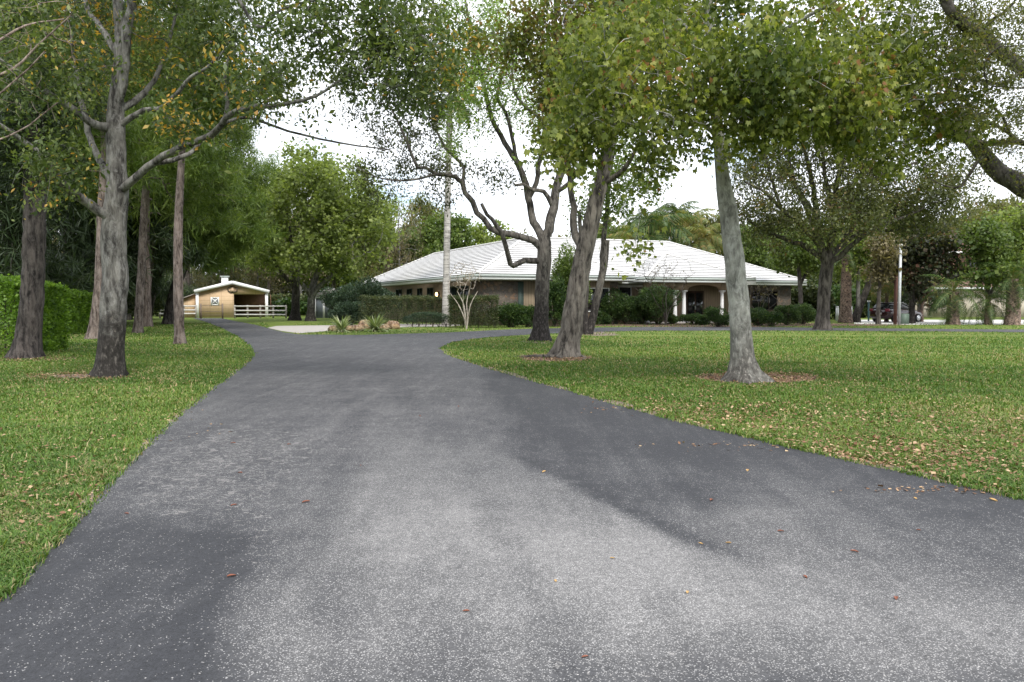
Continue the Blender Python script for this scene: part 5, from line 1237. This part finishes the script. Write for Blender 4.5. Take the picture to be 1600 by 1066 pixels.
# palms
def frond_mesh(name, L, nl, ll, mat, arch, droopl, seed, wd=.03):
    r = np.random.default_rng(seed); V = []; F = []; tn = []
    n = 12; P = []
    for k in range(n + 1):
        u = k / n; P.append(np.array((L * (u - .12 * arch * u * u), 0, L * (.42 * u - arch * .75 * u * u))))
    P = np.array(P)
    for k in range(n):                                # rachis
        o_ = len(V); w0, w1 = .03 * (1 - k / n) + .008, .03 * (1 - (k+1) / n) + .008
        V += [P[k] + (0, -w0, 0), P[k] + (0, w0, 0), P[k+1] + (0, w1, 0), P[k+1] + (0, -w1, 0)]; F.append((o_, o_+1, o_+2, o_+3)); tn += [.9] * 4
    for i in range(nl):
        u = .12 + .88 * i / nl; x = u * n; k = min(n - 1, int(x)); c_ = P[k] + (P[k+1] - P[k]) * (x - k); T = unit(P[k+1] - P[k]); l = ll * math.sin(math.pi * min(1, .18 + u * .75)) * (.85 + .3 * r.random()); tt = r.random()
        for sgn in (-1, 1):
            o_ = len(V); d = unit(T * .55 + np.array((0, sgn, 0)) + r.normal(0, .1, 3)); e = c_ + d * l * .5 + (0, 0, .1 * l); f = c_ + d * l * .95 + (0, 0, -droopl * l)
            w_ = T * wd; V += [c_ - w_, c_ + w_, e + w_, e - w_, f]; tn += [tt] * 5; F.append((o_, o_+1, o_+2, o_+3)); F.append((o_+3, o_+2, o_+4, o_+4))
    return V, F, tn
FR = {}
def frond(kind, parent, mat):
    key = (kind, mat.name)
    if key not in FR:
        L, nl, ll, arch, dr, wd = {'royal': (2.6, 34, .75, .75, .35, .035), 'date': (2.2, 24, .46, .95, .6, .02), 'queen': (3.0, 34, .8, 1.0, .8, .035)}[kind]
        V, F, tn = frond_mesh('frond', L, nl, ll, mat, arch, dr, len(FR) + 3, wd)
        q = np.array([f for f in F if f[2] != f[3] if True]); tri = np.array([f[:3] for f in F if f[2] == f[3]])
        o = mk('frond', V, [q, tri], mat, parent, tone=tn); FR[key] = o.data; return o
    o = bpy.data.objects.new('frond', FR[key]); return link(o, parent)
def palm(px, py, ztop, r0, nf, kind, mat, bark, label, seed, sc=1.0, loc=None, lean=(0, 0), minel=-1.1, group=None, skirt=0):
    r = np.random.default_rng(seed); p0 = G(px, py) if loc is None else np.array(loc, float); root = empty('palm_tree', p0, label, 'palm', group)
    n = 26; P = [(lean[0] * (k / n)**1.5, lean[1] * (k / n)**1.5, -.1 + (ztop + .1) * k / n) for k in range(n + 1)]
    R = [r0 * (1.18 - .3 * min(1, k / 6) + (.07 * (k % 2) if kind != 'royal' else .02 * (k % 2))) * (1 - .18 * k / n) for k in range(n + 1)]
    MB().tube(P, R, 12).build('trunk', bark, root, smooth=True)
    for i in range(nf):
        o = frond(kind, root, mat); az = i * 2.4 + r.random() * .5; el = minel + (1.25 - minel) * (i / nf)**.8
        o.location = (lean[0], lean[1], ztop - .1 + .15 * i / nf); o.rotation_euler = (r.normal(0, .15), -el + .3, az); s_ = sc * (.85 + .3 * r.random()); o.scale = (s_, s_, s_)
    return root
b_royal = barkmat('bark_royal_palm', (.42, .40, .37), (.28, .265, .245), 2.5, .4, lichen=(.5, .48, .45), bstr=.2, stretch=(.6, .6, 5)); b_boot = barkmat('bark_palm_boots', (.24, .17, .13), (.05, .036, .03), 7, .5, lichen=(.34, .27, .22), stretch=(1, 1, 1.2))
palm(697, 509, 15.5, .26, 16, 'royal', L_palm, b_royal, 'tall smooth grey palm trunk standing before the left roof slope', 1, 1.15, lean=(.35, 0), minel=-.9)
# sabal, date and queen palms at the right
palm(1321, 504.5, 5.2, .48, 14, 'date', L_palm, b_boot, 'thick shaggy palm trunk between two white gate posts', 2, .9, minel=-.7)
palm(1489, 507.5, 2.3, .46, 24, 'date', L_palm, b_boot, 'stout low date palm with drooping fronds on the verge right of the magnolia', 3, 1.12, minel=-1.45)
palm(1581, 508, 3.2, .48, 24, 'date', L_palm, b_boot, 'dark trunked date palm nearest the right edge', 4, 1.05, minel=-1.2)
palm(1543, 507.5, 1.6, .24, 20, 'date', L_palm, b_boot, 'short thin palm between the two date palms, its fronds touching the grass', 5, 1.0, minel=-1.2)
palm(1385, 503, 3.9, .16, 22, 'queen', L_gold, b_boot, 'golden leaved palm arching over the parked car', 6, .8, minel=-1.0)
palm(1440, 503, 3.2, .14, 20, 'date', L_gold, b_boot, 'small golden palm between the pale pole and the date palm', 7, .8, minel=-1.0)
palm(1590, 504, 7.0, .2, 18, 'queen', L_palm, b_boot, 'tall palm before the red tiled roof at the right edge', 8, .9, minel=-.9)
# palms behind the main roof
for i, (px, D, tp, sc_) in enumerate([(985,88,380,1.0),(1030,84,362,1.15),(1072,90,356,1.2),(1010,92,350,1.0),(1098,86,372,.9),(1055,96,340,1.1)]):
    z = 1.6 + (472 - tp) / FOC * D; p = ((px - 800) / FOC * D, D, 0)
    palm(0, 0, z, .2, 22, 'queen', L_palm if i % 2 else L_gold, b_boot, ['leftmost feathery palm crown above the white roof', 'second feathery palm crown from the left above the roof', 'taller central palm crown above the roof ridge', 'dim palm crown behind the roof ridge, left group', 'low palm crown by the right hip of the roof', 'highest and farthest palm crown above the roof'][i], 20 + i, sc_ * 1.1, loc=p, minel=-.8, group='palms behind the white roof')

# --- mixed trees on the right beyond the lawn
def simple_tree(name, px, D, limbs, ell, n, nl, size, mat, bark, label, seed, shape='wide', minz=2.5, spread=.3, droop=.4, group=None, tip=.01, flare=.3):
    t = Tree(D, seed=seed)
    for i, l in enumerate(limbs): t.limb(l, 0 if i == 0 else (1 if i % 2 else -1), jit=.04)
    t.crown(ell, n, minz=minz, back=.08)
    return finish(t, name, label, 'tree', bark, mat, nl, size, spread, .035, shape, droop, tip, group, flare)
simple_tree('magnolia_tree', 1425, 62, [[(1424,506,5),(1425,480,4.4),(1428,440,4),(1432,400,3),(1436,350,2)]], [(1440,400,30,38,0,2,1),(1462,375,30,30,0,2,1),(1432,445,24,30,0,2,.8),(1410,410,16,30,0,1.5,.6),(1475,420,22,25,0,2,.6)], 150, 7500, .24, L_purple, bark_oak, 'dark magnolia with purplish leaves right of the pale pole', 71, minz=2)
simple_tree('leafy_tree', 1545, 60, [[(1545,507,4),(1544,470,3.4),(1543,430,3),(1542,390,2.4),(1540,350,1.6)],[(1544,470,2.6),(1552,450,2.2),(1565,438,1.6)]], [(1545,420,36,32,0,2.5,1),(1540,375,36,30,0,2.5,1),(1515,430,24,16,0,2,.5),(1575,420,22,20,0,2,.5)], 170, 8500, .2, L_green, bark_twig, 'open green tree between the two date palms before the beige house', 72)
simple_tree('leafy_tree', 1590, 61, [[(1605,506,4),(1604,460,3.4),(1602,410,3),(1598,360,2.4),(1595,330,1.6)]], [(1590,400,30,35,0,2.5,1),(1600,350,34,30,0,2.5,1),(1585,440,22,20,0,2,.7)], 130, 6500, .2, L_bright, bark_twig, 'green tree half cut off by the right edge above the date palm', 73)
simple_tree('leaning_stem_tree', 1350, 66, [[(1334,504,6.5),(1345,475,5.4),(1357,445,5),(1366,410,4),(1370,370,3),(1380,330,2)],[(1366,405,2.6),(1362,370,2.2),(1350,340,1.6)]], [(1370,350,40,30,0,3,1),(1345,400,26,22,0,2,.7),(1390,385,26,22,0,2,.7)], 150, 6500, .22, L_green, bark_oak, 'dark trunk leaning right behind the shaggy palm', 74)
simple_tree('slim_tree', 1341, 65, [[(1341,504,3.4),(1341,460,3),(1341,410,2.6),(1340,360,2),(1338,320,1.2)]], [(1340,380,28,40,0,2.4,1),(1320,420,20,20,0,2,.7)], 110, 4500, .2, L_bright, bark_grey, 'slender grey stem just right of the shaggy palm trunk', 75)
simple_tree('slim_tree', 1250, 62, [[(1250,506,4),(1251,470,3.4),(1249,430,3),(1247,390,2.4)],[(1251,450,2.4),(1262,420,2),(1270,395,1.4)]], [(1240,385,30,32,0,3,1),(1265,400,24,28,0,2.4,1),(1225,405,20,18,0,2,.6)], 150, 6500, .2, L_green, bark_oak, 'grey forked stem at the right end of the white roof', 76)
simple_tree('slim_tree', 1268, 60, [[(1372,505,3.4),(1373,470,3),(1376,430,2.6),(1380,390,2),(1384,350,1.4)]], [(1385,390,26,24,0,2,1),(1375,425,20,16,0,1.6,.7)], 70, 2600, .2, L_brown, bark_twig, 'thin stem with tan leaves just left of the red brown post', 77)

# ================================================================== BACKGROUND TREES: a few grown once, then copied
def proto_tree(D, seed, ht, w_, mat, bark, size, nl, n, shape, name, label, group, low=.3, loc=(0, 0, 0), needles=0, multi=False):
    t = Tree(D, seed=seed); t.base = np.array(loc, float); t.step = .5
    t.wlimb([(0, 0, -.1, .3), (.1, .1, ht * .25, .24), (-.1, .2, ht * .5, .17), (.1, 0, ht * .75, .1), (0, 0, ht * .92, .05)])
    ell = [(0, 0, ht * .62, w_ * .42, w_ * .42, ht * .34), (w_ * .2, 0, ht * .8, w_ * .25, w_ * .25, ht * .17), (-w_ * .25, w_ * .1, ht * (low + .12), w_ * .28, w_ * .28, ht * .13), (w_ * .28, -w_ * .1, ht * (low + .1), w_ * .25, w_ * .28, ht * .12)]
    t.wcrown(ell, n, minz=ht * low * .7, back=.08)
    return finish(t, name, label, 'tree', bark, mat, nl, size, .4, .05, shape, .3, .012, group, .4, needles=needles)
def atD(px, D): return ((px - 800) / FOC * D, D, 0)
used = {}
def bg(kind, px, D, top, wpx, label, group, seed):
    """place a copy of a kind so that it reaches photo row top and spans wpx pixels"""
    ht = 1.6 + (472 - top) / FOC * D; w_ = wpx / FOC * D; r = random.Random(seed); p = atD(px, D)
    spec = {'broad': (L_green, bark_oak, .34, 15000, 330, 'wide', 'broadleaf_tree', 12, 11, .25), 'bright': (L_bright, bark_grey, .34, 14000, 300, 'wide', 'broadleaf_tree', 12, 11, .22),
            'bare': (L_brown, bark_grey, .24, 4200, 420, 'oval', 'bare_tree', 12, 11, .25), 'dark': (L_dark, bark_darkpine, .75, 3600, 330, 'needle', 'conifer_tree', 14, 10, .12), 'pine': (L_pine, bark_pine, .62, 2900, 300, 'needle', 'pine_tree', 15, 10, .3),
            'olive': (L_small, bark_oak, .32, 13000, 320, 'oval', 'broadleaf_tree', 12, 11, .25)}[kind]
    if kind not in used:
        o = proto_tree(70, 90 + len(used), spec[7], spec[8], spec[0], spec[1], spec[2], spec[3], spec[4], spec[5], spec[6], label, group, spec[9], needles=8 if spec[5] == 'needle' else 0)
        used[kind] = o; o.location = p; o.rotation_euler = (0, 0, 0); o.scale = (w_ / spec[8], w_ / spec[8], ht / spec[7])
    else: copy_tree(used[kind], p, r.random() * 6.28, (w_ / spec[8], w_ / spec[8], ht / spec[7]), label, group)
# behind barn and maples
B = 'trees behind the barn'; Hs = 'trees behind the house'; Lf = 'dark trees of the left stand'; Rt = 'trees beyond the right lawn'
for i, (k, px, D, top, wp, lab) in enumerate([
    ('bare', 345, 112, 395, 95, 'pale bare branched tree right behind the barn cupola'), ('bare', 405, 116, 380, 100, 'pale bare branched tree behind the right half of the barn roof'), ('bare', 300, 118, 400, 90, 'bare branched tree left of the barn roof'),
    ('bare', 470, 108, 300, 130, 'tall pale tree behind the pair of bright maples'), ('olive', 440, 125, 330, 130, 'dull green tree beyond the barn, left of the maples'), ('broad', 520, 120, 300, 150, 'broad green tree beyond the right maple'),
    ('olive', 590, 100, 335, 110, 'dull tree rising behind the big juniper'), ('olive', 665, 108, 300, 110, 'tall dull tree behind the grey palm trunk'), ('broad', 640, 104, 355, 110, 'green tree behind the left end of the white roof'), ('bare', 625, 96, 300, 90, 'thin pale tree between the right maple and the roof')]): bg(k, px, D, top, wp, lab, B, i)
for i, (k, px, D, top, wp, lab) in enumerate([
    ('broad', 690, 98, 332, 120, 'green tree behind the roof just left of the grey palm trunk'), ('bright', 755, 102, 345, 120, 'bright green tree behind the roof just right of the grey palm trunk'), ('olive', 905, 108, 352, 90, 'dull tree behind the roof at the leaning trunk'),
    ('broad', 960, 104, 350, 90, 'green tree behind the roof beside the twin stemmed tree'), ('olive', 1120, 92, 330, 110, 'dull tree behind the roof left of the pale trunk'), ('broad', 1180, 88, 345, 110, 'green tree behind the roof right of the pale trunk'), ('olive', 1225, 96, 320, 110, 'dull tree behind the right end of the roof'),
    ('bare', 1150, 100, 300, 100, 'pale thin tree above the right hip of the roof')]): bg(k, px, D, top, wp, lab, Hs, 20 + i)
for i, (k, px, D, top, wp, lab) in enumerate([
    ('broad', 1285, 88, 340, 120, 'green tree beyond the spreading oak trunk'), ('olive', 1340, 96, 300, 130, 'dull tree beyond the shaggy palm trunk'), ('broad', 1395, 100, 350, 110, 'green tree behind the pale pole'), ('olive', 1460, 106, 330, 120, 'dull tree rising over the lower roof of the beige house'),
    ('bare', 1560, 110, 300, 140, 'thin pale tree above the red tiled roof'), ('broad', 1640, 74, 330, 120, 'green tree beyond the right edge'), ('olive', 1500, 96, 325, 130, 'dull tree left of the upper red tiled roof'), ('dark', 1435, 84, 370, 90, 'dark conifer behind the magnolia'), ('broad', 1425, 90, 335, 110, 'green tree just behind the magnolia'), ('olive', 1530, 104, 300, 130, 'dull tree over the middle of the red tiled roof'), ('broad', 1365, 92, 330, 110, 'green tree behind the golden palm'), ('olive', 1590, 112, 300, 130, 'dull tree behind the ridge of the red tiled roof')]): bg(k, px, D, top, wp, lab, Rt, 40 + i)
for i, (k, px, D, top, wp, lab) in enumerate([
    ('dark', 20, 42, 120, 250, 'dark conifer behind the nearer hedge at the left edge'), ('dark', 110, 52, 140, 230, 'dark conifer behind the hedge right of the conifer trunk'), ('dark', 175, 60, 190, 200, 'dark conifer behind the blackened oak'), ('pine', 60, 58, 20, 220, 'pine behind the left hedges near the left edge'),
    ('pine', 296, 103, 190, 190, 'bright pine left of the barn roof'), ('pine', 350, 108, 250, 150, 'farther bright pine over the barn roof'), ('dark', 200, 74, 250, 130, 'dark conifer between the slim pine trunks'), ('dark', 232, 92, 330, 120, 'dark conifer left of the barn'),
    ('pine', 230, 54, 0, 220, 'tall pine crown above the slim pine trunks'), ('bare', 70, 80, 260, 150, 'pale tree deep in the left stand'), ('pine', 420, 118, 240, 110, 'distant pine over the barn roof')]): bg(k, px, D, top, wp, lab, Lf, 60 + i)
# understory shrubs closing the view under the crowns
pb = None
def ub(px, D, w_, ht, mat, lab, i):
    bush('understory_shrub', 0, 0, w_, ht, 5200, .26, mat, lab, seed=200 + i, loc=atD(px, D), blobs=9, group='shrubs under the far trees', dy=w_ * .6, shape='wide', dens=.2)
for i, (px, D, w_, ht, mt, lab) in enumerate([(430,96,6,2.4,L_box,'dark shrub right of the barn behind the fence'),(455,92,4,2.0,L_shrub,'shrub between the barn and the maple trunks'),(478,100,6,2.6,L_box,'shrub behind the maple trunks'),(500,96,4,2.2,L_shrub,'shrub left of the small grey shed'),(540,100,7,3.2,L_green,'shrub behind the dark junipers'),
        (590,104,8,3.4,L_box,'shrub behind the left end of the house'),(250,92,7,2.6,L_box,'dark shrub left of the barn'),(205,78,8,3.4,L_box,'dark shrub deep between the pine trunks'),(160,66,7,3.6,L_box,'dark shrub behind the reddish pine trunk'),(110,60,8,3.6,L_dark,'dark shrub behind the longer hedge'),(40,50,8,3.6,L_dark,'dark shrub behind the gap between the hedges'),
        (1262,72,4,3.2,L_box,'dark shrub in the shade right of the house'),(1300,76,5,3.2,L_shrub,'shrub behind the spreading oak trunk'),(1280,84,7,4.5,L_box,'dark thicket right of the house'),(1345,84,5,2.6,L_box,'shrub beyond the gate posts'),(300,100,7,2.4,L_green,'shrub behind the barn lean-to')]): ub(px, D, w_, ht, mt, lab, i)
# the wood that closes the horizon, one mass of leaves and stems
r = np.random.default_rng(77); n = 150000; X = r.uniform(-150, 190, n); Y = r.uniform(128, 160, n)
top = 9 + 3.5 * np.sin(X * .13) + 2.2 * np.sin(X * .41 + 1) + 1.5 * np.sin(X * .9 + Y * .2); Z = np.clip(r.random(n)**.8, .01, 1) * top
wd = leaves('distant_wood', np.c_[X, Y, Z], np.zeros(3), .8, leafmat('wood_mass', [(0, (.03, .045, .015)), (.5, (.075, .09, .035)), (1, (.17, .16, .08))], .25), None, r, 'wide', .2, .3)
tag(wd, 'far wood closing the horizon behind barn and houses', kind='stuff')
for _o in [o for o in bpy.data.objects if o.users_collection == ()]: pass
